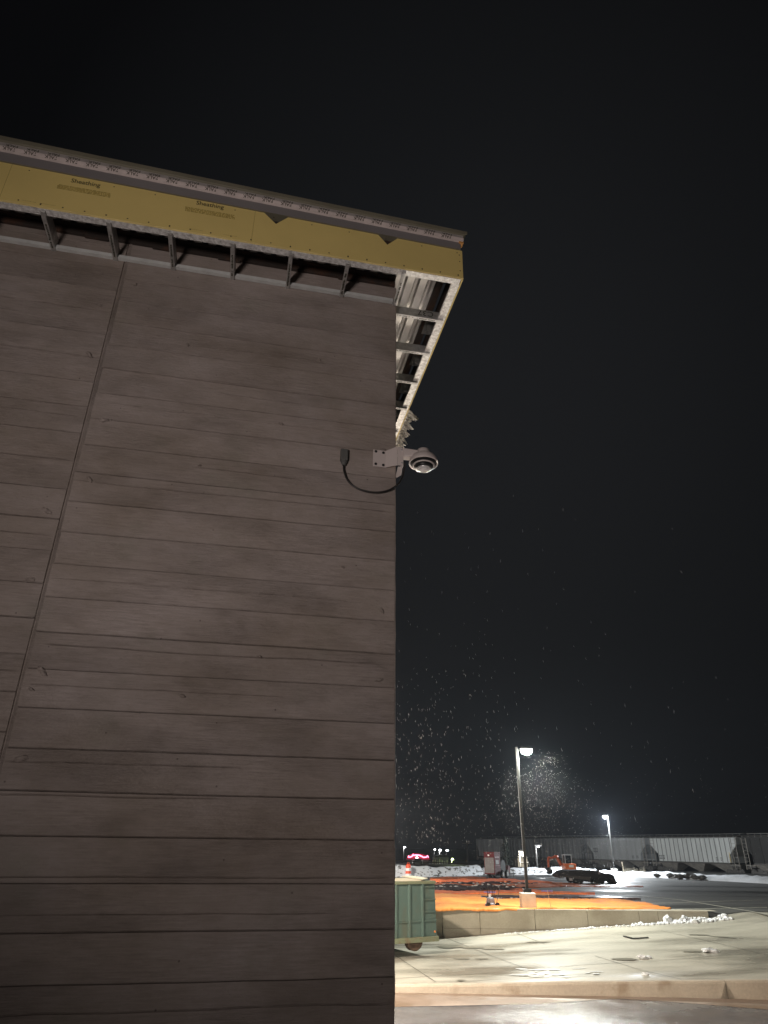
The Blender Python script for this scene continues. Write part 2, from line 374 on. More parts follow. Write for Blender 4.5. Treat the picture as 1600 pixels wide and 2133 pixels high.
def copy_tree(o, parent=None):
    c = o.copy(); COL.objects.link(c)
    if parent is not None: c.parent = parent
    for ch in [k for k in o.children]: copy_tree(ch, c)
    return c
TXT = {}
def text_geo(body, bold=0):
    if (body, bold) not in TXT:
        cu = bpy.data.curves.new('t', 'FONT'); cu.body = body; cu.size = 1; cu.resolution_u = 3; cu.offset = bold
        o = bpy.data.objects.new('t', cu); COL.objects.link(o); bpy.context.view_layer.update()
        me = o.evaluated_get(bpy.context.evaluated_depsgraph_get()).to_mesh()
        vs = [v.co.copy() for v in me.vertices]; fs = [tuple(p.vertices) for p in me.polygons]
        bpy.data.objects.remove(o); bpy.data.curves.remove(cu)
        x0, x1 = min(v.x for v in vs), max(v.x for v in vs); y0, y1 = min(v.y for v in vs), max(v.y for v in vs)
        TXT[(body, bold)] = ([Vector(((v.x-x0)/(x1-x0), (v.y-y0)/(y1-y0), 0)) for v in vs], fs)
    return TXT[(body, bold)]
def put_text(b, body, org, ax, ay, mi=0, bold=0):
    """lettering whose lower-left corner is org, spanning vectors ax (whole width) and ay (whole height)"""
    vs, fs = text_geo(body, bold); org, ax, ay = Vector(org), Vector(ax), Vector(ay)
    b.add([org + ax * v.x + ay * v.y for v in vs], fs, mi)
def lamp(name, kind, loc, energy, color, parent, size=0.15, aim=None, spot=150, blend=0.6):
    L = bpy.data.lights.new(name, kind); L.energy = energy; L.color = color; L.shadow_soft_size = size
    if kind == 'SPOT': L.spot_size = radians(spot); L.spot_blend = blend
    o = bpy.data.objects.new(name, L); COL.objects.link(o); o.location = loc
    if aim is not None: o.rotation_euler = (Vector(aim) - Vector(loc)).to_track_quat('-Z', 'Y').to_euler()
    if parent is not None: o.parent = parent
    return o
def ico(b, c, r, sq=(1,1,1), sub=2, rough=0.35, seed=0, mi=0):
    bm = bmesh.new(); bmesh.ops.create_icosphere(bm, subdivisions=sub, radius=1)
    off = Vector((seed*3.7, seed*1.3, seed*2.1)); vs = []
    for v in bm.verts:
        k = 1 + rough * noise.noise(v.co * 1.7 + off) + rough * 0.5 * noise.noise(v.co * 4 + off)
        vs.append(Vector(c) + Vector((v.co.x*sq[0], v.co.y*sq[1], v.co.z*sq[2])) * (r * k))
    b.add(vs, [tuple(v.index for v in f.verts) for f in bm.faces], mi); bm.free()

# ================================================================== THE SETTING
# wet pavement in front of the kerb
b = MB(); b.add([(-150,-60,-.25),(150,-60,-.25),(150,21,-.25),(-150,21,-.25)], [(0,1,2,3)])
tag(b.build('road', roadm), kind='structure')
CURB = [(-14, 20.42, -.12)]
for u, vb, vt in [(823,2068,2051),(1000,2071,2050),(1200,2074,2046),(1400,2078,2044),(1510,2080,2043),(1600,2083,2042)]:
    p = onz(u, vb, -.25); q = onY(u, vt, p.y); CURB.append((p.x, p.y, q.z))
CURB += [(12.5, 19.7, .19), (40, 17.0, .25)]
def curb_at(x):
    for (a, ya, za), (c, yc, zc) in zip(CURB, CURB[1:]):
        if x <= c:
            t = (x - a) / (c - a); return ya + (yc-ya)*t, za + (zc-za)*t
    return CURB[-1][1], CURB[-1][2]
def apron_z(x, y):
    yc, zc = curb_at(x); t = min(1, max(0, (y - yc) / (29.5 - yc)))
    if x < 12.4: zb = 0.0 + max(0, (x - 2.06)) / 10.37 * 0.70
    else: zb = 0.70 + min(1, (x - 12.4) / 1.5) * 0.22
    return zc + (zb - zc) * (t ** 1.15)
xs = [-14 + 0.25*i for i in range(217)]
rows = []
for i in range(41):
    r = []
    for x_ in xs:
        yc, zc = curb_at(x_); y_ = yc + 0.17 + (29.62 - yc - 0.17) * i / 40
        r.append(Vector((x_, y_, apron_z(x_, y_) + 0.012*noise.noise(Vector((x_*.6, y_*.6, 0))))))
    rows.append(r)
apron = tag(grid('apron', rows, apronm), kind='structure')
jb = MB()
def onapron(u, v):
    z = 0.1
    for _ in range(12):
        p = onz(u, v, z); z = apron_z(p.x, p.y)
    return p
def joint(u0_, v0_, u1_, v1_, w=0.022):
    P, Q = onapron(u0_, v0_), onapron(u1_, v1_); k = 14; d = (Q - P); sdir = Vector((-d.y, d.x, 0)).normalized() * w / 2
    vs = []
    for i in range(k + 1):
        p = P + d * i / k; p.z = apron_z(p.x, p.y) + 0.014
        vs += [p - sdir, p + sdir]
    jb.add(vs, [(2*i, 2*i+1, 2*i+3, 2*i+2) for i in range(k)])
for q in [(800,1975,907,2046),(930,1955,1022,1991),(1022,1991,1100,2020),(1077,1945,1135,1967),(800,2040,1210,2011),(1210,2011,1600,1985),
          (1240,1992,1330,2020),(1330,2020,1420,2041),(1375,1938,1600,1990),(820,1990,960,1980)]: joint(*q)
jb.build('joint', mat('joint_dark', (0.10, 0.09, 0.07), 0.8), apron)
damp = mat('damp_patch', (0.285,0.27,0.225), .3, 0, .15, 6)
icy_glint = mat('icy_glint', (0.70,0.72,0.74), .35, 0, .15, 12, bump=.5, bscale=40)
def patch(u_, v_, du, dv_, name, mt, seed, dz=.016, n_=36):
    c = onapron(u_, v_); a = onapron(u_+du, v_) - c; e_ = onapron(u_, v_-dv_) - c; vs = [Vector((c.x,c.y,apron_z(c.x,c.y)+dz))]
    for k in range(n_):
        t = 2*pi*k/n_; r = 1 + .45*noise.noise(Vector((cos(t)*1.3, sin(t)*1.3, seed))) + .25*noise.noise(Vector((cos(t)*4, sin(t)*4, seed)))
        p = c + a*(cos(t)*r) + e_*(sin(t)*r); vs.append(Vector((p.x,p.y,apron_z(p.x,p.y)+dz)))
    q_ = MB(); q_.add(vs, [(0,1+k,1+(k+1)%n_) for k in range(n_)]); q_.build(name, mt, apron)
for i, (u_,v_,du,dv_) in enumerate([(964,1998,19,1.6),(1003,1998,16,1.2),(940,1972,32,3),(985,1975,22,2),(1030,1978,20,1.4),(960,2043,9,1.5),(1505,1951,28,.9),(1455,1947,25,.9),(1300,1999,26,2.2),(1445,1983,20,1.2),(1120,1963,25,1.2)]): patch(u_,v_,du,dv_,'damp_patch',damp,i*3.1)
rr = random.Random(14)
for i in range(26): patch(rr.uniform(1075,1245), rr.uniform(2016,2039), rr.uniform(4,16), rr.uniform(.4,1.3), 'glint_streak', icy_glint, i*1.7+50, .019, 18)  # pale icy streaks painted where the lamp glints on the wet apron
# gutter strip
b = MB(); fr = [(823,2097),(980,2094),(1120,2091),(1285,2080),(1400,2087),(1600,2103)]
vs = []
for x0_, f in [(-10, None)] + [(None, f) for f in fr] + [(30, None)]:
    if f is None:
        yc = curb_at(x0_)[0]; vs += [Vector((x0_, yc - 1.3, -.246)), Vector((x0_, yc - .004, -.246))]
    else:
        p = onz(*f, -.246); yc = curb_at(p.x)[0]; vs += [p, Vector((p.x, yc - .004, -.246))]
b.add(vs, [(2*i, 2*i+2, 2*i+3, 2*i+1) for i in range(len(vs)//2 - 1)])
tag(b.build('gutter', gutterm), kind='structure')
# kerb in sections
kerb = tag(empty('kerb', (5, 20.2, -.25)), 'long low tan concrete kerb dividing the wet foreground pavement from the pale apron', 'kerb')
def kerb_section(x0_, x1_):
    nk = max(8, int((x1_-x0_)/.2)); xs_ = [x0_ + (x1_-x0_)*i/nk for i in range(nk+1)]; rows = []
    for x_ in xs_:
        yc, zc = curb_at(x_); wob = 0.006*noise.noise(Vector((x_*2, 0, 0)))
        rows.append([Vector((x_-5, yc-20.2+dy+wob, z_+.25)) for dy, z_ in ((0,-.32),(0.0,zc-.05),(.012,zc-.015),(.04,zc),(.16,zc+.004),(.17,zc-.02),(.17,-.32))])
    o = grid('kerb_section', rows, curbm, kerb, smooth=False)
    me = o.data; bm = bmesh.new(); bm.from_mesh(me); bmesh.ops.holes_fill(bm, edges=bm.edges); bmesh.ops.recalc_face_normals(bm, faces=bm.faces); bm.to_mesh(me); bm.free()
xj = onz(1512, 2078, -.25).x
kerb_section(-13.5, xj - .007); kerb_section(xj + .007, 38)

# upper car park
xs = [-30, -10, 0, 1.5] + [2.0 + 0.5*i for i in range(21)] + [12.44, 12.7, 13.0, 13.3, 13.6, 14, 15, 17, 20, 25, 30, 40, 60, 90, 140]
ys = [29.625, 29.63, 29.9, 30.4, 31, 32, 33, 34.5, 37, 40, 45, 50, 56, 62, 70, 80, 92]
rows = []
for y_ in ys:
    r = []
    for x_ in xs:
        z_ = lotz(y_)
        if y_ == 29.625: r.append(Vector((x_, y_, .2))); continue
        if x_ > 12.44 and y_ < 33:
            zl = min(z_, apron_z(x_, 29.6) + 0.004 + (y_-29.63)*0.05); z_ = z_ + (zl - z_)*min(1, (x_-12.44)/.85)
        r.append(Vector((x_, y_, z_)))
    rows.append(r)
lot = tag(grid('parking_lot', rows, lotm), kind='structure')
def strip(P, Q, w, name, mt, par=None, dz=0.008, k=12):
    bb = MB(); d = Q - P; sd = Vector((-d.y, d.x, 0)).normalized()*w/2; vs = []
    for i in range(k+1):
        p = P + d*i/k; p.z = lotz(p.y) + dz; vs += [p-sd, p+sd]
    bb.add(vs, [(2*i,2*i+1,2*i+3,2*i+2) for i in range(k)]); return bb.build(name, mt, par)
linem = mat('worn_line_paint', (0.55, 0.53, 0.45), 0.7, 0, 0.3, 5)
for q in [(1110,1843,1420,1875,.12),(1420,1875,1600,1905,.12),(1300,1884,1590,1875,.11),(1398,1894.5,1600,1890.5,.11)]:
    strip(onlot(q[0],q[1]), onlot(q[2],q[3]), q[4], 'painted_line', linem, lot)
# pale concrete strip behind the low wall
b = MB(); b.add([(2.0,29.66,.936),(12.9,29.66,.936),(12.9,30.35,.934),(2.0,30.35,.934)], [(0,1,2,3)])
b.build('edge_strip', retm, lot)
# dark ground beyond
rows = []
for y_, z_ in ((70,-.3),(84,.25),(92,.35),(110,.35),(140,-.2),(230,-1.6),(320,-2.2),(700,-2.2),(1500,0)):
    rows.append([Vector((x_, y_, z_)) for x_ in (-900,-300,-60,0,30,60,120,300,900)])
tag(grid('ground', rows, fieldm), kind='structure')
# distant wooded ridge, almost black
rows = []
for k_, (yy, hh) in enumerate(((330,-2.5),(345,-1.2),(370,0.4),(430,1.0))):
    rows.append([Vector((-320+20*i, yy, hh + (2.2*noise.noise(Vector((i*.35, k_*.2, 0))) if k_ else 0))) for i in range(50)])
tag(grid('hills', rows, mat('ridge_dark', (0.02,0.022,0.02), 0.95)), kind='structure')

# ================================================================== BUILDING
B = tag(empty('building', CORNER, YAW), 'unfinished building of board marked concrete with yellow sheathed eaves, filling the left side', 'building')
def wob(k, x_, amp): return amp * (noise.noise(Vector((x_*0.8, k*7.3, 0))) + 0.5*noise.noise(Vector((x_*2.3, k*3.1, 5))))
def front_wall():
    ZT = 8.86; JX = -2.985
    Rz = [8.655] + [8.36-.2953*k for k in range(31)]
    Lz = [8.78, 8.48] + [8.175-.2953*k for k in range(31)]
    extraR = [(6.77,-3,-.15),(5.91,-3,0),(5.19,-.15,0),(4.98,-3,-.4),(4.42,-2.9,-.12),(4.10,-3,-.9),(3.54,-3,-1.2),(3.31,-3,-1.3),(2.79,-3,0),(2.56,-3,-.4),(2.0,-3,0),(7.62,-2,-.6),(7.9,-3,-2.2),(6.17,-2,-.9),(1.2,-3,-1),(0.5,-2,0),(7.05,-1.9,-.5)]
    extraL = [(6.585,-9,-3),(7.0,-9,-6),(5.35,-9,-3),(4.2,-9,-3),(3.9,-9,-3.2),(7.72,-9,-3.6),(2.8,-9,-3),(1.9,-9,-3)]
    b = MB(); attr = []
    def panel(x0_, x1_, zs, ex, sd, nx):
        rr = random.Random(sd)
        edges = [(z, x0_-1, x1_+1, 0.0022 + (0.004 if i % 4 == 2 else 0), 1.0) for i, z in enumerate(zs)] + [(z, a, c, 0.014, 0.6) for z, a, c in ex]
        edges.sort(key=lambda q: -q[0])
        xs_ = [x0_ + (x1_-x0_)*i/nx for i in range(nx+1)]
        rows = []; bid = []
        top = [(x_, ZT) for x_ in xs_]; prevd = rr.uniform(-.002, .002); prevb = rr.random()
        rows.append([Vector((x_, -prevd, ZT)) for x_ in xs_]); bid.append(prevb)
        for k, (z, a, c, amp, dep) in enumerate(edges):
            nd_ = rr.uniform(-.006, .006); nb = rr.random(); style = rr.random()
            w = [wob(k + sd, x_, amp) for x_ in xs_]
            f = [min(1, max(0, (x_-a)/.12), max(0, (c-x_)/.12)) for x_ in xs_]
            if dep < 1: nd_ = prevd + rr.uniform(-.001,.001); nb = prevb
            rid = 0.008 * dep * (1.0 if style > .3 else .3); gro = 0.010 * dep
            for dz, dd, bd, side in ((.011, 0, prevb, 0), (.005, rid, prevb, 0), (.0005, -gro, prevb, 1), (-.0035, 0.0015*(style > .6), nb, 2)):
                base = prevd if side == 0 else (min(prevd, nd_) if side == 1 else nd_)
                rows.append([Vector((x_, -(base + dd*f[i]), z + w[i] + dz)) for i, x_ in enumerate(xs_)]); bid.append(bd)
            prevd, prevb = nd_, nb
        rows.append([Vector((x_, -prevd, -.4)) for x_ in xs_]); bid.append(prevb)
        nc = nx + 1
        b.add([p for r in rows for p in r], [(i*nc+j, (i+1)*nc+j, (i+1)*nc+j+1, i*nc+j+1) for i in range(len(rows)-1) for j in range(nx)])
        attr.extend([bid[i] for i in range(len(rows)) for _ in range(nc)])
        return rows
    panel(JX+.012, -.012, Rz, extraR, 3, 200)
    panel(-9.0, JX-.012, Lz, extraL, 11, 200)
    o0 = len(b.v)
    # joint groove, corner arris and body of the wall behind
    rr = random.Random(5); zz = [ZT - (ZT+.4)*i/120 for i in range(121)]
    vs = []
    for z in zz:
        w = .003*noise.noise(Vector((z*4,1,0)))
        vs += [Vector((JX-.0125,.0,z)), Vector((JX-.006+w,.013,z)), Vector((JX+.001+w,.011,z)), Vector((JX+.012,-.013+w,z)), Vector((JX+.034,0.001,z))]
    b.add(vs, [(i*5+k, (i+1)*5+k, (i+1)*5+k+1, i*5+k+1) for i in range(120) for k in range(4)])
    vs = []
    for z in zz:
        w = .006*noise.noise(Vector((z*5,9,0))) + .003*noise.noise(Vector((z*22,3,0)))
        vs += [Vector((-.0125,.0,z)), Vector((-.002+w,.002,z)), Vector((.002+w,.012,z)), Vector((.0,.03,z)), Vector((0,14.5,z))]
    b.add(vs, [(i*5+k, (i+1)*5+k, (i+1)*5+k+1, i*5+k+1) for i in range(120) for k in range(4)])
    b.add([(-9,.0,ZT),(-.0,.0,ZT),(0,14.5,ZT),(-.25,14.5,ZT),(-.25,.25,ZT),(-9,.25,ZT),(-9,.25,-.4),(-.25,.25,-.4),(-.25,14.5,-.4)],
          [(0,5,4,1),(1,4,3,2),(5,6,7,4),(4,7,8,3)])
    # knots of the form boards printed in the concrete
    kn = [(2.841,8.299,.02),(3.131,7.95,.02),(3.1,7.312,.028),(2.828,6.575,.03),(2.823,5.932,.026),(3.111,5.586,.03),(3.105,4.95,.032),(2.844,4.211,.032),(2.892,4.067,.018),(2.84,3.563,.034),(1.759,4.072,.02),(1.18,4.428,.015),(.144,4.287,.024),(.13,4.914,.02),(1.183,6.78,.016),(.135,6.614,.022),(.842,7.647,.014),(2.2,7.6,.014),(1.9,6.2,.012),(.5,5.3,.012)]
    for i, (t, z, r) in enumerate(kn):
        bm = bmesh.new(); bmesh.ops.create_icosphere(bm, subdivisions=2, radius=1); a = radians(R_.uniform(20, 60)) * (1 if i % 3 else -.4)
        vs = []
        for v in bm.verts:
            q = Vector((v.co.x*r*1.6, v.co.y*.028, v.co.z*r*.7)) * (1 + .45*noise.noise(v.co*2+Vector((i,0,0))))
            vs.append(Vector((-t + q.x*cos(a)+q.z*sin(a), q.y, z - q.x*sin(a)+q.z*cos(a))))
        b.add(vs, [tuple(v.index for v in f.verts) for f in bm.faces]); bm.free()
    o = b.build('wall', wallm, B)
    at = o.data.attributes.new('board', 'FLOAT', 'POINT')
    at.data.foreach_set('value', attr + [0.4]*(len(o.data.vertices)-len(attr)))
    return o
front_wall()
ZE = 8.60
def ztop(x_): return 9.04 + .0213*(.64 - x_)
# steel ledger on top of the wall and the dark beam
b = MB(); b.box((-9,-.03,8.865),(-.02,.2,8.955)); b.box((-9,-.09,8.945),(-.02,-.031,8.957))
for x_ in (-.55,-1.9,-2.6,-3.3,-4.4): b.box((x_-.14,-.03,8.835),(x_+.1,-.012,8.864))
b.build('steel_ledger', darksteel, B)
# roof deck, trapezoid flutes running back
def deck(x0_, x1_, y0_, y1_):
    prof = []; x_ = x0_
    while x_ < x1_:
        for dx, z in ((0,0),(.085,0),(.103,.038),(.134,.038)): prof.append((x_+dx, z))
        x_ += .152
    b = MB(); vs = []
    for x_, z in prof:
        zz = 8.955 + z
        vs += [Vector((x_, y0_, zz)), Vector((x_, y1_, zz))]
    b.add(vs, [(2*i,2*i+1,2*i+3,2*i+2) for i in range(len(prof)-1)])
    b.box((x0_, y0_+.01, 9.0), (x1_, y1_, 9.02))
    return b.build('roof_deck', deckm, B)
deck(-9, .44, -.49, 14.2)
b = MB(); b.box((.455,-.5,8.90),(.53,14,9.02)); b.build('edge_angle', darksteel, B)
b = MB(); b.box((-9,-.498,8.70),(.62,-.492,9.03)); b.box((.60,-.49,8.69),(.606,14,9.03)); b.build('backing_channel', darksteel, B)
# wall track and edge tracks
b = MB(); b.box((-9,-.045,8.596),(-.05,-.006,8.599)); b.box((-9,-.048,8.596),(-.05,-.045,8.64)); b.box((-9,-.045,8.637),(-.05,-.006,8.640))
for i in range(30): b.box((-.3-.29*i,-.0495,8.61),(-.292-.29*i,-.048,8.618))
b.build('wall_track', mat('track_zinc', (0.55,0.56,0.55), .45, .1, .12, 8), B)
b = MB(); b.box((-9,-.516,8.612),(.615,-.438,8.616)); b.box((-9,-.440,8.616),(.56,-.437,8.655)); b.box((.535,-.437,8.613),(.622,14,8.617)); b.box((.535,-.43,8.617),(.538,14,8.65))
b.build('edge_track', galvdirty, B)
# soffit joists: steel channels from wall to edge
def joist_front(x_):
    b = MB(); y0_, y1_ = -.52, -.004
    b.box((x_-.021,y0_+.02,8.580),(x_+.021,y1_,8.583)); b.box((x_+.018,y0_+.02,8.583),(x_+.021,y1_,8.735)); b.box((x_-.021,y0_+.02,8.583),(x_-.018,y1_,8.595))
    rr = random.Random(int(x_*100)); y_ = -.36
    while y_ < -.06:      # stencilled size code
        w = rr.uniform(.008,.017)
        if rr.random() > .18: b.box((x_-.008+rr.uniform(-.003,.002), y_, 8.5785), (x_+.008+rr.uniform(-.002,.003), y_+w, 8.5798), 1)
        y_ += w + rr.uniform(.004,.007)
    return b.build('soffit_joist', [galv, ink], B)
for x_ in (-.025,-.644,-1.251,-1.856,-2.485,-3.081,-3.701,-4.31,-4.92): joist_front(x_)
def joist_side(y_, mark=None):
    b = MB(); x0_, x1_ = .004, .60
    b.box((x0_,y_,8.595),(x1_,y_+.041,8.598),2); b.box((x0_,y_,8.598),(x1_,y_+.003,8.715)); b.box((x0_,y_+.038,8.598),(x1_,y_+.041,8.61))
    b.box((.47,y_+.26,8.64),(.53,y_+.30,8.94),3)
    b.add([(.41,y_+.30,8.62),(.60,y_+.30,8.62),(.60,y_+.30,8.95),(.50,y_+.30,8.95)], [(0,1,2,3)],3)
    rr = random.Random(int(y_*100)); x_ = .05
    while x_ < .5:
        w = rr.uniform(.006,.013)
        if rr.random() > .25: b.box((x_, y_+.016+rr.uniform(-.002,.002), 8.5935), (x_+w, y_+.027, 8.5948), 1)
        x_ += w + rr.uniform(.003,.006)
    if mark: put_text(b, mark, (.48, y_-.002, 8.70), (-.19, 0, 0), (0, 0, -.075), 1)
    return b.build('soffit_joist', [galv, ink, white, boxgrey], B)
for i, y_ in enumerate((.13,.74,1.35,1.96,2.57,3.18,3.79,4.4,5.01,5.62)): joist_side(y_, 'C37' if i == 0 else None)
# yellow sheathing: front face with two V notches at its top edge
def sheathing_front():
    ol = [(-9,8.622),(.637,8.622),(.642,ztop(.64)),(-.108,ztop(-.1)),(-.221,8.932),(-.326,ztop(-.32)),(-1.32,ztop(-1.32)),(-1.44,8.950),(-1.574,ztop(-1.57)),(-9,ztop(-9))]
    b = MB(); b.prism([Vector((x_, 0, z)) for x_, z in ol], (0,-.533,0), (0,-.517,0), 0)
    b.box((-9,-.5345,8.6175),(.638,-.516,8.6225), 1)
    rr = random.Random(3)
    for i in range(34):
        x_ = .58 - .205*i
        b.box((x_-.007,-.5365,8.648+rr.uniform(-.006,.006)),(x_+.007,-.5332,8.662), 2)
        if i % 2 == 0 and not (-2.4 < x_ < -1.9 or -3.6 < x_ < -3.2): b.box((x_-.005,-.5365,ztop(x_)-.05),(x_+.005,-.5332,ztop(x_)-.04), 2)
    for z in (8.72,8.86,8.96): b.box((.60,-.5365,z),(.611,-.5332,z+.011), 2)
    rr = random.Random(9)
    for a, c in ((-3.64,-3.128),(-2.385,-1.88)):     # blocks of small illegible print
        for rw in range(4):
            x_ = a + rr.uniform(0,.02)
            while x_ < c:
                w = rr.uniform(.006,.035); b.box((x_,-.5341,8.91+.017*rw),(min(x_+w,c+.01),-.5332,8.91+.017*rw+.0115), 3); x_ += w + rr.uniform(.003,.01)
    for a in (-3.9,-3.72,-2.3,-1.96):
        x_ = a
        while x_ < a + .13: w = rr.uniform(.004,.014); b.box((x_,-.5341,8.662),(x_+w,-.5332,8.667), 3); x_ += w+.006
    for x_ in (-1.67,-4.1): b.box((x_-.0015,-.5338,8.63),(x_+.0015,-.5332,ztop(x_)-.002), 4)
    o = b.build('sheathing', [yellow, yellowedge, screw, smudge, mat('seam', (0.25,0.18,0.04))], B)
    for a, c in ((-3.523,-3.24),(-2.281,-1.997)):
        k = MB(); put_text(k, 'Sheathing', (a,-.5342,9.012), (c-a,0,0), (0,0,.078), bold=.012); k.build('printed_word', ink, o)
sheathing_front()
b = MB(); b.prism([Vector((0,-.515,8.615)),Vector((0,14.3,8.615)),Vector((0,14.3,8.95)),Vector((0,-.515,9.035))], (.624,0,0),(.641,0,0))
b.build('side_sheathing', yellow, B)
# insulated roof panel: stepped edge with printed film
def roof_panel():
    def sec(x_):
        t = (.65 - x_)/4.9; zb = ztop(x_)+.003; zt = 9.284 + .165*t*.98
        L = lambda f: zb + (zt-zb)*f
        return [(-.548,L(0),0),(-.555,L(.40),0),(-.575,L(.43),1),(-.592,L(.555),1),(-.578,L(.575),2),(-.580,L(.77),2),(-.600,L(.80),3),(-.605,L(.97),3),(-.585,L(1.0),3),(-.3,L(1.0)+.01,3),(-.3,L(0),3)]
    xe = (-9.0, .66); b = MB(); n_ = 11
    vs = []
    for x_ in xe:
        for i, (y_, z, _) in enumerate(sec(x_)): vs.append(Vector((x_ + (0 if x_ < 0 else (-.04 if i < 2 or i == 10 else (-.012 if i < 6 else .03))), y_, z)))
    mats_ = [0,1,1,2,2,3,3,3,3,3,3]
    for i in range(n_):
        j = (i+1) % n_; b.add([vs[i], vs[j], vs[n_+j], vs[n_+i]], [(0,1,2,3)], mats_[i])
    b.add(vs[n_:], [tuple(range(n_))], 3)
    b.box((.60,-.57,ztop(.6)+.085),(.652,-.50,ztop(.6)+.125), 4)
    x_ = .50
    while x_ > -5.5:
        q = sec(x_)
        for k, (sh, hgt) in ((2, (0, .86)), (4, (.015, .60))):
            (ya, za, _), (yb, zb, _) = q[k], q[k+1]
            nrm = Vector((0, za-zb, -(yb-ya)*-1)).normalized(); nrm = Vector((0, -(zb-za), (yb-ya))).normalized()*.0012
            A = Vector((x_+sh, ya, za)) + nrm; U = Vector((0, yb-ya, zb-za))
            put_text(b, 'FALK', A + U*(.5+hgt/2), (-.118,0,0), -U*hgt, 5, bold=.016)
        x_ -= .2
    b.build('roof_panel', [panelgrey, filmlip, film, panelrim, mat('foam_orange', (0.55,0.27,0.08), 0.9), ink], B)
roof_panel()
# torn strip of white membrane under the far end of the side edge
def membrane():
    b = MB(); rr = random.Random(21); y_ = 2.02
    while y_ < 3.15:
        w = rr.uniform(.035,.085); L = rr.uniform(.07,.14); n_ = 3
        vs = []
        for k in range(n_+1):
            yy = y_ + w*k/n_; tip = L*(1 if 0 < k < n_ else rr.uniform(.45,.8)) + rr.uniform(-.03,.03)
            vs += [Vector((.643,yy,8.63)), Vector((.643+tip*.55,yy+rr.uniform(-.01,.01),8.615-tip*.25+rr.uniform(-.02,.02))), Vector((.643+tip,yy+rr.uniform(-.03,.03),8.60-tip*.6+rr.uniform(-.03,.03)))]
        b.add(vs, [(3*k+j,3*k+j+1,3*k+j+4,3*k+j+3) for k in range(n_) for j in (0,1)])
        y_ += w*rr.uniform(.82,1.05)
    o = b.build('torn_membrane', icem, B); so = o.modifiers.new('solid','SOLIDIFY'); so.thickness = .006
membrane()
for o in B.children:
    if o.name.startswith('torn'): o['label'] = 'ragged torn white strip hanging from the side eave edge'

# ================================================================== SECURITY CAMERA, BOX, CABLE (placed on the wall corner)
def wl_(x_, y_, z): return CORNER + sx*x_ + py*y_ + Vector((0,0,z))
S = tag(empty('security_camera', wl_(-.13,0,6.5), YAW), 'pale dome security camera on an angled bracket at the wall corner', 'camera')
o_ = Vector((-.13,0,6.5))
def SB(): return MB()
b = MB()
def quadplate(p, q, z0a, z1a, z0b, z1b, th):
    p, q = Vector(p), Vector(q); d = (q-p); nrm = Vector((d.y,-d.x,0)).normalized()*th
    vs = [Vector((p.x,p.y,z0a)),Vector((q.x,q.y,z0b)),Vector((q.x,q.y,z1b)),Vector((p.x,p.y,z1a))]
    vs = [v - o_ for v in vs]; b.add(vs + [v + nrm for v in vs], [(3,2,1,0),(4,5,6,7),(0,1,5,4),(1,2,6,5),(2,3,7,6),(3,0,4,7)])
quadplate((-.240,-.012),(-.108,-.012),6.405,6.60,6.405,6.60,.006)
quadplate((-.108,-.012),(-.002,-.085),6.405,6.60,6.405,6.625,.006)
quadplate((-.002,-.085),(.052,-.085),6.405,6.625,6.405,6.615,.006)
quadplate((.052,-.085),(.052,.02),6.405,6.615,6.405,6.615,.006)
b.add([v - o_ for v in (Vector((.004,-.07,6.40)),Vector((.05,-.08,6.40)),Vector((.06,.02,6.36)),Vector((.004,.06,6.33)))], [(0,1,2,3)])
br = b.build('bracket', camgrey, S, bevel=.002)
for x_, z in ((-.212,6.578),(-.135,6.572),(-.212,6.432),(-.135,6.428)):
    k = MB(); k.lathe([(.014,-.002),(.014,.006),(.010,.009)], Vector((x_,-.018,z))-o_, 14, M=Matrix.Rotation(radians(90),3,'X')); k.build('bolt', black, br)
for z in (6.585,6.435):
    k = MB(); k.lathe([(.010,-.002),(.010,.004),(.006,.007)], Vector((.040,-.091,z))-o_, 12, M=Matrix.Rotation(radians(90),3,'X')); k.build('bolt', chrome, br)
HC = Vector((.262,-.10,6.46)) - o_      # housing centre
b = MB()
# arm tapering from the mounting plate to the housing
a0 = [Vector((.05,-.12,6.50)),Vector((.05,-.035,6.50)),Vector((.05,-.035,6.60)),Vector((.05,-.12,6.60))]
a1 = [Vector((.20,-.155,6.50)),Vector((.20,-.045,6.50)),Vector((.20,-.05,6.575)),Vector((.20,-.15,6.575))]
b.add([v-o_ for v in a0+a1], [(3,2,1,0),(4,5,6,7),(0,1,5,4),(1,2,6,5),(2,3,7,6),(3,0,4,7)])
b.build('arm', camgrey, S, bevel=.012)
b = MB(); b.lathe([(.050,.150),(.062,.145),(.066,.115),(.075,.092),(.118,.068),(.140,.030),(.147,.0),(.147,-.012),(.138,-.014),(.134,.004),(.09,.02),(0,.02)], HC, 40); b.build('housing', camgrey, S, smooth=True)
b = MB(); b.lathe([(.133,.002),(.130,-.008),(.112,-.012),(.106,-.028),(.104,-.030),(0,-.030)], HC, 40); b.build('trim_ring', black, S, smooth=True)
b = MB(); b.lathe([(.110,-.029),(.112,-.036),(.106,-.041),(.098,-.041),(.096,-.031)], HC, 36); b.build('inner_ring', camgrey, S, smooth=True)
b = MB(); b.lathe([(.095,-.031),(.093,-.058),(.086,-.066),(.06,-.068),(0,-.066)], HC, 36); b.build('sensor_drum', black, S, smooth=True)
b = MB(); b.lathe([(.070,-.062),(.072,-.074),(.066,-.080),(.058,-.076),(0,-.076)], HC, 36); b.build('lens_ring', chrome, S, smooth=True)
b = MB(); b.lathe([(.058,-.076)] + [(.058*cos(radians(a)), -.076-.018*sin(radians(a))) for a in range(10,91,10)], HC, 32); b.build('lens_dome', lensm, S, smooth=True)
J = tag(empty('junction_box', wl_(-.535,0,6.40), YAW), 'small grey junction box screwed to the concrete wall left of the camera', 'box')
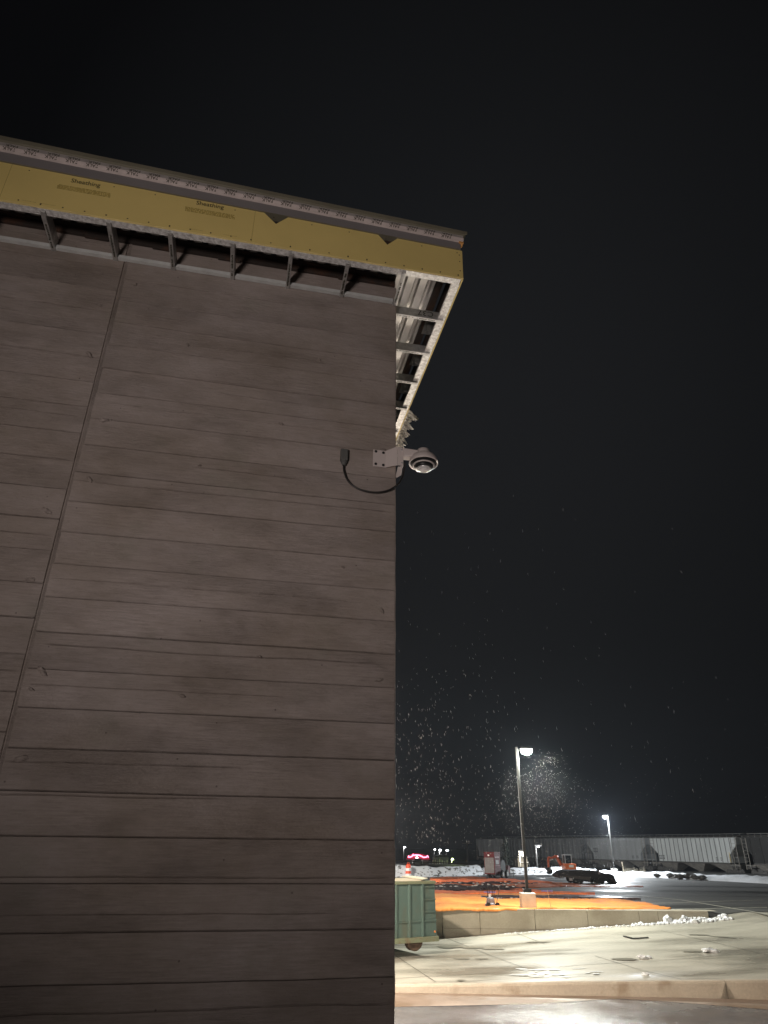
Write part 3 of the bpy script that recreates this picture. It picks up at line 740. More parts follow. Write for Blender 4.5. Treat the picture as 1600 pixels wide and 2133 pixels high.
b = MB(); b.box((-.036,-.055,.02),(.036,0,.145)); b.build('box_body', boxgrey, J, bevel=.004)
b = MB(); b.box((-.028,-.0585,.032),(.028,-.055,.138)); b.build('cover', boxgrey, J, bevel=.002)
b = MB(); b.lathe([(.030,.02),(.032,-.002),(.024,-.006),(.020,-.03),(.014,-.034)], (0,-.03,0), 18); b.build('cable_gland', boxgrey, J)
pts = []
P0, P1 = Vector((-.535,-.03,6.37)), Vector((.075,-.075,6.45))
ctrl = [P0, Vector((-.530,-.033,6.30)), Vector((-.49,-.035,6.20)), Vector((-.41,-.04,6.128)), Vector((-.30,-.042,6.098)), Vector((-.19,-.045,6.098)), Vector((-.08,-.05,6.135)), Vector((.01,-.055,6.21)), Vector((.05,-.06,6.29)), Vector((.07,-.066,6.38)), P1]
for i in range(len(ctrl)-1):
    p0, p1, p2, p3 = ctrl[max(i-1,0)], ctrl[i], ctrl[i+1], ctrl[min(i+2,len(ctrl)-1)]
    for k in range(6):
        t = k/6; pts.append(.5*((2*p1)+(p2-p0)*t+(2*p0-5*p1+4*p2-p3)*t*t+(3*p1-p0-3*p2+p3)*t**3))
pts.append(P1)
b = MB(); b.tube([p - Vector((-.535,0,6.37)) for p in pts], .0092, 10)
cb = b.build('cable', cable_m, None, smooth=True); cb.location = wl_(-.535,0,6.37); cb.rotation_euler = (0,0,YAW)
tag(cb, 'black cable drooping in a loop from junction box to security camera', 'cable')

# wall lamp on the far side of the corner and the work light that reaches the front wall
globe_m = mat('globe_warm',(1,1,1),.4,emit=(1,.80,.58),estr=14)
for y_, z_, k_, rc, lb in ((5.8,3.9,1.05,.93,'long armed lamp with an added light blocking shade on the hidden side wall round the corner, the nearer of two'),(12.2,6.0,1.25,.42,'globe lamp on the hidden side wall round the corner, the farther of two')):
    Wl = tag(empty('wall_lamp', wl_(0,y_,z_), YAW), lb, 'lamp', 'lamps on the hidden side wall')
    b = MB(); b.box((.0,-.08,-.02),(.03,.08,.22)); b.tube([(.02,0,.1),(rc*.5,0,.26),(rc-.06,0,.22),(rc,0,.12)], .018, 8); b.build('arm', boxgrey, Wl)
    b = MB(); b.lathe([(.0,.10),(.05,.08),(.075,.03),(.08,-.01),(.07,-.06),(.04,-.10),(0,-.11)], (rc,0,-.02), 18); b.build('globe', globe_m, Wl, smooth=True)
    if y_ < 6:
        b = MB(); b.lathe([(.05,.14),(.12,.06),(.24,-.20),(.25,-.23),(.235,-.20),(.11,.05),(.04,.12)], (rc,0,0), 24); b.build('shade', green, Wl, smooth=True)  # unseen shade, added to keep direct lamp light off the soffit
    lamp('wall_lamp_light', 'POINT', (rc,0,-.21 if y_ < 6 else -.26), E_WALLPACK*k_, (1.0, .87, .72), Wl, .12)
Tw = tag(empty('work_light', wl_(-4.6,-9.6,-.25), YAW), 'tripod work light behind the viewer, aimed at the concrete wall', 'work light')
b = MB()
for a in (90,210,330): b.tube([(0,0,1.1),(.7*cos(radians(a)),.7*sin(radians(a)),0)], .018)
b.build('tripod', orange, Tw)
b = MB(); b.tube([(0,0,1.0),(0,0,2.6)], .025); b.build('mast', black, Tw)
b = MB(); b.box((-.25,-.05,2.5),(.25,.12,2.85)); b.build('lamp_head', lampbody, Tw)
b = MB(); b.box((-.22,.121,2.53),(.22,.124,2.82)); b.build('lens', glow, Tw)
lamp('work_light_beam', 'SPOT', (0,.45,2.7), E_WORK, (1.0,.88,.83), Tw, .75, aim=(5.0,9.6,8.5), spot=80, blend=1.0)

# ================================================================== LOW RETAINING WALL with snow along its foot
RW = tag(empty('retaining_wall', (2,29.4,0)), 'low tan concrete retaining wall in front of the orange blankets', 'wall')
edges = [2.0] + [onY(u,1920,29.4).x for u in (921,1000,1115,1225,1333,1373)] + [12.43]
for i, (a, c) in enumerate(zip(edges, edges[1:])):
    zf = lambda x_: 0.0 + (x_-2.06)/10.37*.70 - .12
    bb = MB(); g_ = .006
    vs = [Vector((a+g_-2,0,zf(a))),Vector((c-g_-2,0,zf(c))),Vector((c-g_-2,.22,zf(c))),Vector((a+g_-2,.22,zf(a)))]
    tp = [Vector((v.x,v.y,.952)) for v in vs]
    bb.add(vs+tp, [(0,3,2,1),(4,5,6,7),(0,1,5,4),(1,2,6,5),(2,3,7,6),(3,0,4,7)])
    bb.build('wall_panel', retm, RW, bevel=.012)
bb = MB(); bb.box((.42,-.003,.30),(5.2,-.0005,.312)); bb.box((3.2,-.003,.27),(6.0,-.0005,.28)); bb.build('form_line', mat('form_line',(0.16,0.14,0.11)), RW)
sm = MB(); rr = random.Random(31)
for i in range(330):
    f = rr.random(); u_ = 1050 + f*(1520-1050); k = f**1.6
    x_ = onY(u_, 1930, 29.2).x; y_ = 29.25 - rr.random()*(.18+.30*k)
    r = (.018 + .075*k*rr.random())*(1.0 if rr.random() < .93 else 1.6)
    if x_ > 12.4: r *= .8
    ico(sm, (x_, y_, apron_z(x_, y_)+r*.45), r, (rr.uniform(.8,1.4),rr.uniform(.8,1.2),rr.uniform(.6,1.15)), 1 if r < .04 else 2, .5, i)
for i, (u_, r) in enumerate([(1388,.10),(1393,.13),(1399,.07),(1422,.09),(1426,.12),(1432,.08),(1450,.08),(1458,.09),(1464,.075),(1470,.06),(1440,.07),(1411,.06)]):
    x_ = onY(u_, 1930, 29.2).x; ico(sm, (x_, 29.15, apron_z(x_,29.15)+r*.8), r, (1.0+.3*sin(i*7),.9,1.0+.25*cos(i*5)), 2, .9, 400+i)
tag(sm.build('snow_clumps', snow, None), 'ridge of broken white snow lumps along the foot of the low retaining wall', 'snow', kind='stuff')
def snow_lump(u_, v_, r, sq, label, seed):
    p = onapron(u_, v_); k = MB(); rr = random.Random(seed)
    for j in range(5): ico(k, (rr.uniform(-.9,.9)*r*sq[0], rr.uniform(-.3,.3)*r, r*.35*rr.random()), r*rr.uniform(.35,.7), (1.3,1,.6), 2, .6, seed+j)
    o = k.build('snow_chunk', snow, None); o.location = p; tag(o, label, 'snow', 'loose snow chunks on the apron')
snow_lump(1480,1983,.17,(1.2,1,1),'white snow chunk alone on the apron towards the right edge',1)
snow_lump(1341,1997,.15,(1.4,1,1),'dirty flat snow chunk beside a damp patch on the apron',2)
snow_lump(1345,2030,.08,(1,1,1),'small thin snow scrap just behind the kerb near a wet area with pale painted glints',3)
# bent strip lying on the apron
b = MB(); p0, p1, p2 = onapron(1300,1952), onapron(1319,1957), onapron(1351,1955)
for a, c in ((p0,p1),(p1,p2)): b.bar(a - p1 + Vector((0,0,.03)), c - p1 + Vector((0,0,.03)), .07, .03)
o = b.build('metal_strip', black, None, bevel=.004); o.location = p1; tag(o, 'bent black metal strip lying flat on the pale apron', 'metal strip')

# ================================================================== DUMPSTER
dA, dB = onY(823,1961,24.4), onY(910,1953.5,25.2)
dv = Vector((dB.x-dA.x, dB.y-dA.y, 0)).normalized(); dang = math.atan2(dv.y, dv.x)
D = tag(empty('dumpster', (dB.x, dB.y, .10), dang), 'green steel roll off dumpster with vertical ribs beside the corner of the building', 'dumpster')
# local: x to the right end at 0, going left to -6; y back
zb, zt, LN, WD = .31, 1.86, 6.0, 2.3
def taper(x_, z): return x_ - .05*(z-zb)/(zt-zb) if x_ > -.3 else x_
b = MB()
for (y0_, y1_) in ((0,.02),(WD-.02,WD)):
    b.prism([Vector((0,0,zb)),Vector((-.05,0,zt)),Vector((-LN,0,zt)),Vector((-LN,0,zb))], (0,y0_,0),(0,y1_,0))
b.box((-LN,.02,zb),(-.01,WD-.02,zb+.05)); b.box((-LN,.02,zb),(-LN+.03,WD-.02,zt))
b.prism([Vector((0,.02,zb)),Vector((0,WD-.02,zb)),Vector((-.05,WD-.02,zt)),Vector((-.05,.02,zt))], (0,0,0),(-.03,0,0))
b.build('body', green, D)
b = MB(); b.box((-LN,-.07,zt-.02),(-.04,.06,zt+.07)); b.box((-LN,WD-.06,zt-.02),(-.04,WD+.07,zt+.07)); b.box((-.11,.06,zt-.02),(-.03,WD-.06,zt+.07)); b.build('top_rim', greenrust, D, bevel=.012)
for x_ in (-.55,-1.05,-1.55,-2.05,-2.55,-3.05,-3.6,-4.2):
    k = MB(); k.prism([Vector((x_-.04,0,0)),Vector((x_-.022,-.075,0)),Vector((x_+.022,-.075,0)),Vector((x_+.04,0,0))], (0,0,zb+.08),(0,0,zt-.022)); k.build('rib', green, D)
for z in (zt-.10,zt-.46,zt-.80,zb+.50):
    b = MB(); b.box((-.505,-.045,z-.022),(-.01-.05*(z-zb)/(zt-zb),-.001,z+.022)); b.build('door_bar', green, D)
b = MB(); b.box((-LN,-.035,zb+.47),(-.59,-.001,zb+.51)); b.build('crease', green, D)
b = MB(); b.box((-LN,-.085,zb-.07),(.03,.05,zb+.075)); b.box((-LN,WD-.05,zb-.07),(.03,WD+.085,zb+.075)); b.build('bottom_rail', greenrust, D, bevel=.01)
b = MB(); b.lathe([(.034,-.004),(.034,.008),(.02,.014)], (-.07,-.001,zb+.19), 16, M=Matrix.Rotation(radians(90),3,'X')); b.build('reflector', mat('reflector_orange',(0.75,0.22,0.05),.3), D)
def wheel(x_, y_):
    b = MB(); b.lathe([(.05,-.13),(.255,-.13),(.285,-.11),(.285,.11),(.255,.13),(.05,.13)], (x_,y_,.285), 26, M=Matrix.Rotation(radians(90),3,'X'))
    b.box((x_-.2,y_-.13,.27),(x_+.2,y_+.13,zb)); return b.build('wheel', rust, D, bevel=.01)
for x_ in (-.78,-5.2):
    for y_ in (.17, WD-.17): wheel(x_, y_)
def debris(pts, th, mt, label, z):
    b = MB(); b.prism([Vector((x_, y_, 0)) for x_, y_ in pts], (0,0,0), (0,0,th)); o = b.build('board_scrap', mt, None)
    o.location = (dB.x, dB.y, .10+z); o.rotation_euler = (radians(2), radians(-1.5), dang); tag(o, label, 'board', 'board scraps on the dumpster')
debris([(-2.6,-.02),(-.58,-.02),(-.50,.5),(-.55,1.0),(-2.6,1.1)], .035, board, 'tan speckled board lying over the left part of the dumpster top', zt+.071)
debris([(-.52,.0),(-.14,.25),(-.12,1.2),(-.5,1.3)], .025, mat('cream_board',(0.8,0.72,0.55),.8), 'cream pointed board scrap at the right end of the dumpster top', zt+.11)

# ================================================================== LAMP POLES
def pole_light(name, base, top_z, arm, label, energy, head=.52, glowmat=glow, emit_light=True, lw=(1.0,.95,.86), size=.2, h_base=.52):
    o = tag(empty(name, base), label, 'lamp', 'car park pole lights'); z1 = top_z - base[2]; arm = Vector(arm)
    b = MB(); b.box((-.28,-.28,-.1),(.28,.28,h_base)); b.build('concrete_base', base_c, o, bevel=.03)
    b = MB(); b.box((-.15,-.15,h_base),(.15,.15,h_base+.13)); b.build('base_cover', black, o, bevel=.01)
    b = MB(); b.bar((0,0,h_base+.13),(0,0,z1),.11); b.build('pole', polem, o, bevel=.012)
    a2 = arm.normalized()
    b = MB(); b.bar(Vector((0,0,z1-.12)), Vector((0,0,z1-.10))+a2*(arm.length-.1), .06,.05); b.build('arm', polem, o)
    c = Vector((0,0,z1-.10)) + a2*arm.length; ang = math.atan2(a2.y, a2.x)
    M = Matrix.Rotation(ang,3,'Z')
    b = MB(); hb = [Vector((-head*.5,-.18,.0)),Vector((head*.5,-.16,.0)),Vector((head*.5,.16,.0)),Vector((-head*.5,.18,.0))]; ht = [Vector((-head*.45,-.14,.10)),Vector((head*.35,-.10,.085)),Vector((head*.35,.10,.085)),Vector((-head*.45,.14,.10))]
    b.add([M@v + c for v in hb+ht], [(0,3,2,1),(4,5,6,7),(0,1,5,4),(1,2,6,5),(2,3,7,6),(3,0,4,7)]); h = b.build('lamp_head', lampbody, o, bevel=.015)
    b = MB(); b.lathe([(.16,-.002),(.16,-.05),(.15,-.15),(.09,-.235),(0,-.26)], (0,0,0), 20)
    b.v = [tuple(M@Vector((x_*head*2.9, y_*1.15, z*.85)) + c) for x_, y_, z in b.v]; b.build('lens', glowmat, h, smooth=True)
    if emit_light: lamp('lamp_light', 'POINT', c+Vector((0,0,-.36)), energy, lw, o, size)
    return o
pb = onz(1100,1891,.935); pb.y = 30.45; pb.x = onY(1100,1880,30.45).x
ptop = onY(1077,1556,30.45); hx = onY(1093,1557,30.45)
N1 = pole_light('pole_light', (pb.x,pb.y,.93), ptop.z, (hx.x-pb.x+.05,-.06,0), 'tall dark pole light on a square concrete base behind the low wall', E_POLE, lw=(.97,1.0,.90))
fb = onlot(1281,1822); ft = onY(1266,1697,fb.y); fh = onY(1262,1697,fb.y)
dxf = (fh.x - ft.x) - .28
F1 = pole_light('pole_light', (fb.x,fb.y,lotz(fb.y)), ft.z, (-.38,-.3,0), 'distant pole light on its own concrete block in the snow before the train', E_FAR, lw=(.90,.96,1.0), glowmat=glowc)
S1 = pole_light('pole_light', (46,70,.75), 6.3, (-.5,.1,0), 'pole light outside the frame to the right, near the ribbed hopper car', E_SIDE, lw=(1.0,.98,.92))
S2 = pole_light('pole_light', (-4.0,54,.8), 6.6, (.5,.1,0), 'pole light hidden behind the building, lighting the left snow bank', E_LEFT, lw=(1.0,.95,.86))

# ================================================================== CURING BLANKETS on the slab
def blanket(cols, mt, label, amp=.05, seed=0, dz=0.0, n_=150, rows_=22, th=.04, group='insulating blankets spread on the slab'):
    """cols: (u, v_far, v_near) outline columns, laid out on the car park"""
    us = [c[0] for c in cols]; pts = [[] for _ in range(rows_)]
    for i in range(n_+1):
        u_ = us[0] + (us[-1]-us[0])*i/n_
        for (a, fa, na), (c, fc, nc) in zip(cols, cols[1:]):
            if u_ <= c + 1e-6: t = (u_-a)/(c-a); vf, vn = fa+(fc-fa)*t, na+(nc-na)*t; break
        wv = .5*noise.noise(Vector((u_*.05, seed, 0)))+.35*noise.noise(Vector((u_*.17, seed+4, 0)))
        Pf, Pn = onlot(u_, vf+wv), onlot(u_, max(vn+wv*.8, vf+wv+.25))
        for r in range(rows_):
            p = Pf.lerp(Pn, r/(rows_-1)); w = amp*(noise.noise(Vector((p.x*.8, p.y*.5, seed)))+.7*noise.noise(Vector((p.x*1.3, p.y*2.6, seed+9)))+.4*noise.noise(Vector((p.x*4, p.y*5, seed+2))))
            pts[r].append(Vector((p.x, p.y, lotz(p.y)+th+dz+max(-th*.6, w))))
    c0 = pts[rows_//2][n_//2].copy(); pts = [[q - c0 for q in r] for r in pts]
    o = grid('insulating_blanket', pts, mt, None, True, skirt=th+dz+.03); o.location = c0; tag(o, label, 'blanket', group); return o
blanket([(896,1863,1895),(1000,1864,1895),(1100,1862,1895),(1180,1865,1895),(1270,1871.5,1895),(1310,1876,1894.5),(1350,1884,1894),(1398,1893,1894)], blank_o, 'large bright orange insulating blanket closest to the low wall', .06, 1)
blanket([(1002,1870.6,1871.2),(1020,1870,1873),(1060,1869,1872.5),(1110,1869,1872.5),(1200,1868,1874),(1240,1867.5,1873.5),(1290,1871.5,1874),(1335,1874.5,1875)], blank_k, 'narrow dark brown blanket strip lying across the bright orange blanket', .03, 2, .05)
blanket([(896,1858,1864),(940,1857,1863.5),(1000,1855,1862.5),(1080,1854,1861.5),(1120,1855,1861),(1150,1858,1861.5),(1240,1862.5,1864.5)], blank_r, 'red orange blanket just behind the bright orange one', .05, 3, .02)
blanket([(896,1846.5,1858),(950,1846,1858),(1000,1848,1857),(1060,1851,1856),(1100,1853,1855.5)], blank_k, 'crumpled black blanket pile littered with white scraps', .15, 4, .05)
blanket([(896,1841.5,1846.5),(960,1842,1846.5),(1040,1842,1849),(1100,1842,1850),(1180,1843,1847.5)], blank_d, 'rust brown blanket strip behind the crumpled black pile', .05, 5)
blanket([(896,1839,1842),(970,1839,1843),(1060,1838.5,1843),(1120,1840,1843)], blank_k, 'thin grey black blanket fold between two orange strips', .12, 6)
blanket([(896,1833,1840),(950,1832.5,1840),(1000,1832.5,1840),(1030,1830.5,1839),(1100,1835,1839.5),(1150,1838,1841)], blank_r, 'orange blanket strip reaching the wheels of the red heater', .09, 7)
blanket([(896,1829,1833.5),(950,1827.5,1833),(1012,1827.5,1833)], blank_d, 'dull red blanket farthest from the low wall', .07, 8)
blanket([(1100,1836,1842),(1150,1838,1846),(1200,1841,1847),(1250,1844,1848),(1340,1846,1848)], blank_d, 'dim reddish blanket stretching under the flatbed trailer', .06, 9)
purple = mat('purple_plastic', (0.30,0.20,0.38), .4, 0, .2, 6)
blanket([(1008,1861.4,1861.9),(1018,1861.0,1862.2),(1033,1861.4,1861.9)], purple, 'short purple plastic edge showing between the orange blankets above the slab pump', .02, 21, .06, n_=20, rows_=5)
blanket([(1128,1858.4,1858.9),(1140,1858.2,1859.4),(1152,1858.9,1859.4)], purple, 'short purple plastic edge showing right of the near lamp pole', .02, 22, .06, n_=20, rows_=5)
sm = MB(); rr = random.Random(77)
for i in range(46):
    p = onlot(rr.uniform(905,1085), rr.uniform(1846,1857)); ico(sm, (p.x,p.y,lotz(p.y)+.22), rr.uniform(.02,.06), (2,1,.5), 1, .5, i)
tag(sm.build('plastic_scraps', white, None), 'white scraps of plastic and frost over the crumpled black blanket', 'scraps', kind='stuff')
# small power trowel-like machine and stakes at the wall
p = onlot(1025,1891.5); T = tag(empty('slab_pump', (p.x, 30.5, lotz(30.5)), radians(20)), 'small dirty slab pump with loop handles in front of orange blanket', 'pump')
grim = mat('grimy_metal', (0.30,0.29,0.32), .6, .3, .5, 20)
b = MB(); b.lathe([(.20,.0),(.21,.10),(.16,.14),(.14,.30),(.10,.33)], (0,0,.02), 14); b.box((-.1,-.16,.1),(.12,.02,.3)); b.build('motor', grim, T, bevel=.01)
b = MB(); b.box((-.26,-.2,0),(.26,.2,.03)); b.build('skid', blackmatte, T)
b = MB()
for s in (-.1,.12): b.tube([(s,0,.3),(s,.02,.62),(s+.05,.02,.70),(s+.1,.02,.62),(s+.06,0,.40)], .014, 8)
b.build('handle', black, T)
b = MB(); b.tube([(-.02,0,.3),(0,0,.46)], .05, 10); b.build('exhaust', drumwh, T)
for s in (-1,1):
    k = MB(); k.lathe([(.02,-.03),(.09,-.03),(.09,.03),(.02,.03)], (.2*s,-.21,.09), 16, M=Matrix.Rotation(radians(90),3,'X')); k.build('wheel', blackmatte, T)
p = onlot(1037,1892); b = MB(); b.tube([(0,0,0),(.17,0,.62)], .011, 8); b.tube([(.17,0,.62),(.12,0,.72),(.17,0,.78),(.22,0,.72),(.17,0,.62)], .011, 8)
o = b.build('hook_rod', black, None); o.location = (p.x, 30.5, lotz(30.5)); tag(o, 'thin black rod with looped top leaning beside the slab pump', 'rod')
p = onlot(1153,1893); b = MB(); b.bar((0,0,0),(-.08,0,.62),.03,.012); o = b.build('survey_stake', wood, None); o.location = (p.x, 30.5, lotz(30.5)); tag(o, 'thin pale stake standing at the wall right of the concrete pole base', 'stake')

# ================================================================== SNOW BERM along the far edge of the car park
path = [(760,1829.5),(825,1827.5),(900,1826.5),(960,1825),(1010,1823),(1075,1823),(1140,1822),(1180,1821.5),(1240,1823),(1300,1825.5),(1380,1829),(1450,1833),(1520,1836.5),(1600,1841),(1720,1848)]
front = [onlot(u_, v_) for u_, v_ in path]
def berm(name, seg, width, hgt, mt, label, seed, lump):
    fr = []; 
    for a, c in zip(seg, seg[1:]):
        n_ = max(4, int((c-a).length/.28)); fr += [a.lerp(c, i/n_) for i in range(n_)]
    fr.append(seg[-1]); rows = []
    for i, p in enumerate(fr):
        q = fr[min(i+1,len(fr)-1)] - fr[max(i-1,0)]; nrm = Vector((-q.y, q.x, 0)).normalized(); r = []
        for k in range(17):
            t = k/16; pr = sin(pi*min(1, t*1.15)**.75) if t < .87 else max(0, sin(pi*min(1,t*1.15)**.75))
            w = p + nrm*(width*t); nn = noise.noise(Vector((w.x*.45,w.y*.45,seed))); n2 = noise.noise(Vector((w.x*1.6,w.y*1.6,seed+3)))
            r.append(Vector((w.x, w.y, lotz(w.y)-.03 + pr*(hgt*(1+.35*nn)) + lump*max(0,n2)*min(1,pr*2) + lump*.4*noise.noise(Vector((w.x*4,w.y*4,seed)))*min(1,pr*2))))
        rows.append(r)
    o = grid(name, rows, mt, None, True); tag(o, label, 'snow', kind='stuff'); return o
berm('snow_bank', front[:5], 2.6, .78, snowdirty, 'ploughed white snow bank speckled with dark dirt behind the drum', 1, .10)
berm('snow_bank', front[4:9], 2.6, .62, snowdirty, 'snow bank between the red heater and the excavator', 5, .10)
berm('snow_bank', front[8:], 3.4, .42, snow, 'long bright snow bank in front of the freight train', 9, .16)
sm = MB(); rr = random.Random(8)
clod = mat('dirty_ice', (0.13,0.125,0.12), .8)
for i in range(26):
    u_ = rr.choice([rr.uniform(1420,1460), rr.uniform(1445,1490), rr.uniform(1370,1420)]); p = onlot(u_, 1829+(u_-1380)*.057+rr.uniform(-1,1.2))
    ico(sm, (p.x, p.y+.5, lotz(p.y)+.22), rr.uniform(.10,.32), (1.3,1,.8), 2, .6, i)
tag(sm.build('dirty_ice_clods', clod, None), 'dark dirty ice lumps along the near edge of the long snow bank', 'ice', kind='stuff')
gb = MB()
for i in range(160):
    u_ = rr.uniform(1298,1345); p = onlot(u_, 1822+rr.uniform(-2,3)); h = rr.uniform(.15,.5); a = rr.uniform(0,6.3)
    gb.add([(p.x-.012,p.y,lotz(p.y)),(p.x+.012,p.y,lotz(p.y)),(p.x+.25*h*cos(a),p.y+.2*sin(a)*h,lotz(p.y)+.3+h)], [(0,1,2)])
tag(gb.build('dry_grass', grass_m, None), 'frosted dry grass sticking out of the snow beside the distant lamp base', 'grass', kind='stuff')
p = onlot(1301,1822); b = MB(); b.bar((0,0,0),(-.1,0,1.15),.06,.03); o = b.build('survey_stake', wood, None); o.location = (p.x,p.y,lotz(p.y)); tag(o, 'leaning pale stake in the snow right of the distant pole light', 'stake')

# ================================================================== DRUM, HEATER, EXCAVATOR, TRAILER
p = onlot(851,1826); p.y -= 1.2; p.x = onY(851,1826,p.y).x
K = tag(empty('traffic_drum', (p.x,p.y,lotz(p.y))), 'orange and white striped traffic drum against the speckled snow bank', 'traffic drum')
b = MB(); b.lathe([(.36,0),(.36,.05),(.27,.06)], (0,0,0), 22); b.build('rubber_base', blackmatte, K)
r_of = lambda z: .255 - .045*z
for z0_, z1_, mt in ((.06,.26,drumwh),(.26,.47,drumor),(.47,.68,drumwh),(.68,.90,drumor)):
    b = MB(); b.lathe([(r_of(z0_),z0_),(r_of(z0_)+.004,z0_+.02),(r_of(z1_)+.004,z1_-.02),(r_of(z1_),z1_)], (0,0,0), 22); b.build('band', mt, K)
b = MB(); b.lathe([(.21,.90),(.16,.97),(.10,.99)], (0,0,0), 18); b.tube([(-.1,0,.97),(-.08,0,1.07),(.08,0,1.07),(.1,0,.97)], .022, 8); b.build('handle', drumor, K)

p = onlot(1026,1829.5); hY = 64.0; hx0 = onY(1010,1825,hY).x
H = tag(empty('ground_heater', (hx0, hY, lotz(hY)), radians(-32)), 'red trailer mounted ground heater with a white door, standing on the blankets', 'heater')
b = MB(); b.box((0,0,.30),(.95,1.25,1.95)); b.box((-.02,-.02,1.88),(.97,1.27,1.98)); b.build('cabinet', red, H, bevel=.02)
# white door on the end that faces the low wall, red side panel to the right
b = MB(); b.box((.06,-.022,.40),(.89,-.002,1.55)); b.build('door', mat('door_grey',(0.20,0.185,0.18),.75), H, bevel=.006)
b = MB(); b.box((.36,-.030,1.66),(.5,-.002,1.78)); b.build('emblem', drumwh, H)
b = MB(); b.box((.952,.25,1.05),(.962,.85,1.35)); b.build('side_window', mat('heater_grille',(0.26,0.22,0.22),.5), H)
trimm = mat('heater_trim',(0.35,0.16,0.17),.5)
for a_, c_ in (((.952,.15,.93),(.965,1.1,.96)),((.952,.12,1.55),(.960,1.0,1.62))):
    b = MB(); b.box(a_, c_); b.build('trim', trimm, H)
Hm = MB(); Hm.bar((.15,.1,.24),(.9,4.2,.24),.08); Hm.bar((.85,.1,.24),(.95,4.2,.24),.08); Hm.box((0,1.25,.2),(1.1,3.6,.28)); Hm.build('chassis', black, H)
b = MB(); b.lathe([(.1,-.34),(.52,-.34),(.52,-.30),(.30,-.28),(.30,.28),(.52,.30),(.52,.34),(.1,.34)], (.55,1.95,.85), 24, M=Matrix.Rotation(radians(90),3,'Y')); b.build('hose_reel', blackmatte, H)
b = MB(); b.lathe([(.28,-.4),(.32,-.36),(.32,.36),(.28,.4)], (.55,3.1,.62), 20, M=Matrix.Rotation(radians(90),3,'Y')); b.build('fuel_tank', red, H)
for y_ in (1.15,2.1):
    for x_ in (-.02,1.12):
        k = MB(); k.lathe([(.10,-.09),(.27,-.10),(.31,-.06),(.31,.06),(.27,.10),(.10,.09)], (x_,y_,.31), 22, M=Matrix.Rotation(radians(90),3,'Y')); w_ = k.build('wheel', blackmatte, H)
        k = MB(); k.lathe([(.03,-.105),(.15,-.1),(.15,.1),(.03,.105)], (x_,y_,.31), 16, M=Matrix.Rotation(radians(90),3,'Y')); k.build('rim', tape, w_)
b = MB(); b.bar((.55,3.5,.26),(.7,5.0,.26),.09); b.tube([(.7,4.6,.0),(.7,4.6,.6)], .03); b.build('tow_bar', black, H)

Ye = 72.5; p = onY(1178,1812,Ye); zE = lotz(Ye)
X = tag(empty('excavator', (p.x+.1, Ye, zE), 0), 'orange mini excavator with its boom bent down to the snow', 'excavator')
pxm = lambda u_, v_: onY(u_, v_, Ye) - Vector((p.x+.1, Ye, zE))
q = lambda u_, v_, y_=0: Vector((pxm(u_,v_).x, y_, pxm(u_,v_).z))
for s in (-.55,.55):
    b = MB(); b.prism([Vector((-.8,0,.02)),Vector((.8,0,.02)),Vector((1.0,0,.22)),Vector((.8,0,.42)),Vector((-.8,0,.42)),Vector((-1.0,0,.22))], (0,s-.16,0),(0,s+.16,0)); b.build('track', blackmatte, X, bevel=.04)
cwl, cwr = q(1173,1808), q(1197,1808); z0_ = q(1180,1811).z; z1_ = q(1180,1799).z
b = MB(); b.box((cwl.x,-.75,z0_),(cwr.x,.6,z1_)); b.build('counterweight', mat('bright_orange', (0.85,0.20,0.06), .4), X, bevel=.06, seg=3)
b = MB(); b.box((q(1181.5,1805).x,-.765,q(1180,1806.2).z),(q(1191,1805).x,-.752,q(1180,1801).z)); b.build('badge', mat('badge',(0.95,0.88,0.82),.4), X)
b = MB(); b.box((cwl.x-.1,-.8,z0_-.10),(cwr.x+.15,.7,z0_-.01)); b.build('turntable', mat('exc_grey',(0.35,0.33,0.32),.6), X)
b = MB(); zc = q(1180,1798.5).z; zr = q(1180,1781.5).z; xa, xb = q(1174,1790).x, q(1187,1790).x
for x_ in (xa,xb):
    for y_ in (-.6,.35): b.bar((x_,y_,zc),(x_-.0,y_*.95,zr),.06)
b.box((xa-.05,-.62,zr),(xb+.05,.4,zr+.07)); b.build('cab_frame', mat('cab_frame',(0.5,0.5,0.52),.5), X)
b = MB(); b.box((xa+.03,-.59,zc+.02),(xb-.03,.33,zr-.01)); b.build('cab_glass', cab_glass, X)
b = MB(); b.bar((xa-.45,-.1,zc-.15),(xa-.45,-.1,zr-.15),.10); b.build('hydraulic_post', black, X)
b = MB(); b.tube([q(1169,1803,-.1),q(1163.5,1791),q(1160,1784.5),q(1154,1784.5)], [.15,.17,.15,.11], 10); b.tube([q(1154,1785,-.1),q(1146,1788.5,-.1)],[.11,.09],10); b.build('boom', orange, X)
b = MB(); b.tube([q(1156,1786,-.1),q(1148,1787,-.1),q(1142,1786,-.1)],[.06,.07,.1],10); b.tube([q(1142,1785,-.1),q(1141.5,1795,-.1),q(1142,1808,-.1)],[.13,.11,.08],10); b.build('stick', orange, X)
b = MB(); b.tube([q(1152,1790,-.1),q(1144,1792,-.1)],.05,8); b.build('cylinder', tape, X)
b = MB(); c0 = q(1142,1813,-.1); b.prism([c0+Vector(v) for v in ((-.28,0,.18),(.05,0,.28),(.30,0,.05),(.32,0,-.20),(.1,0,-.32),(-.16,0,-.28),(-.06,0,-.05))], (0,-.35,0),(0,.35,0)); b.build('bucket', blackmatte, X)

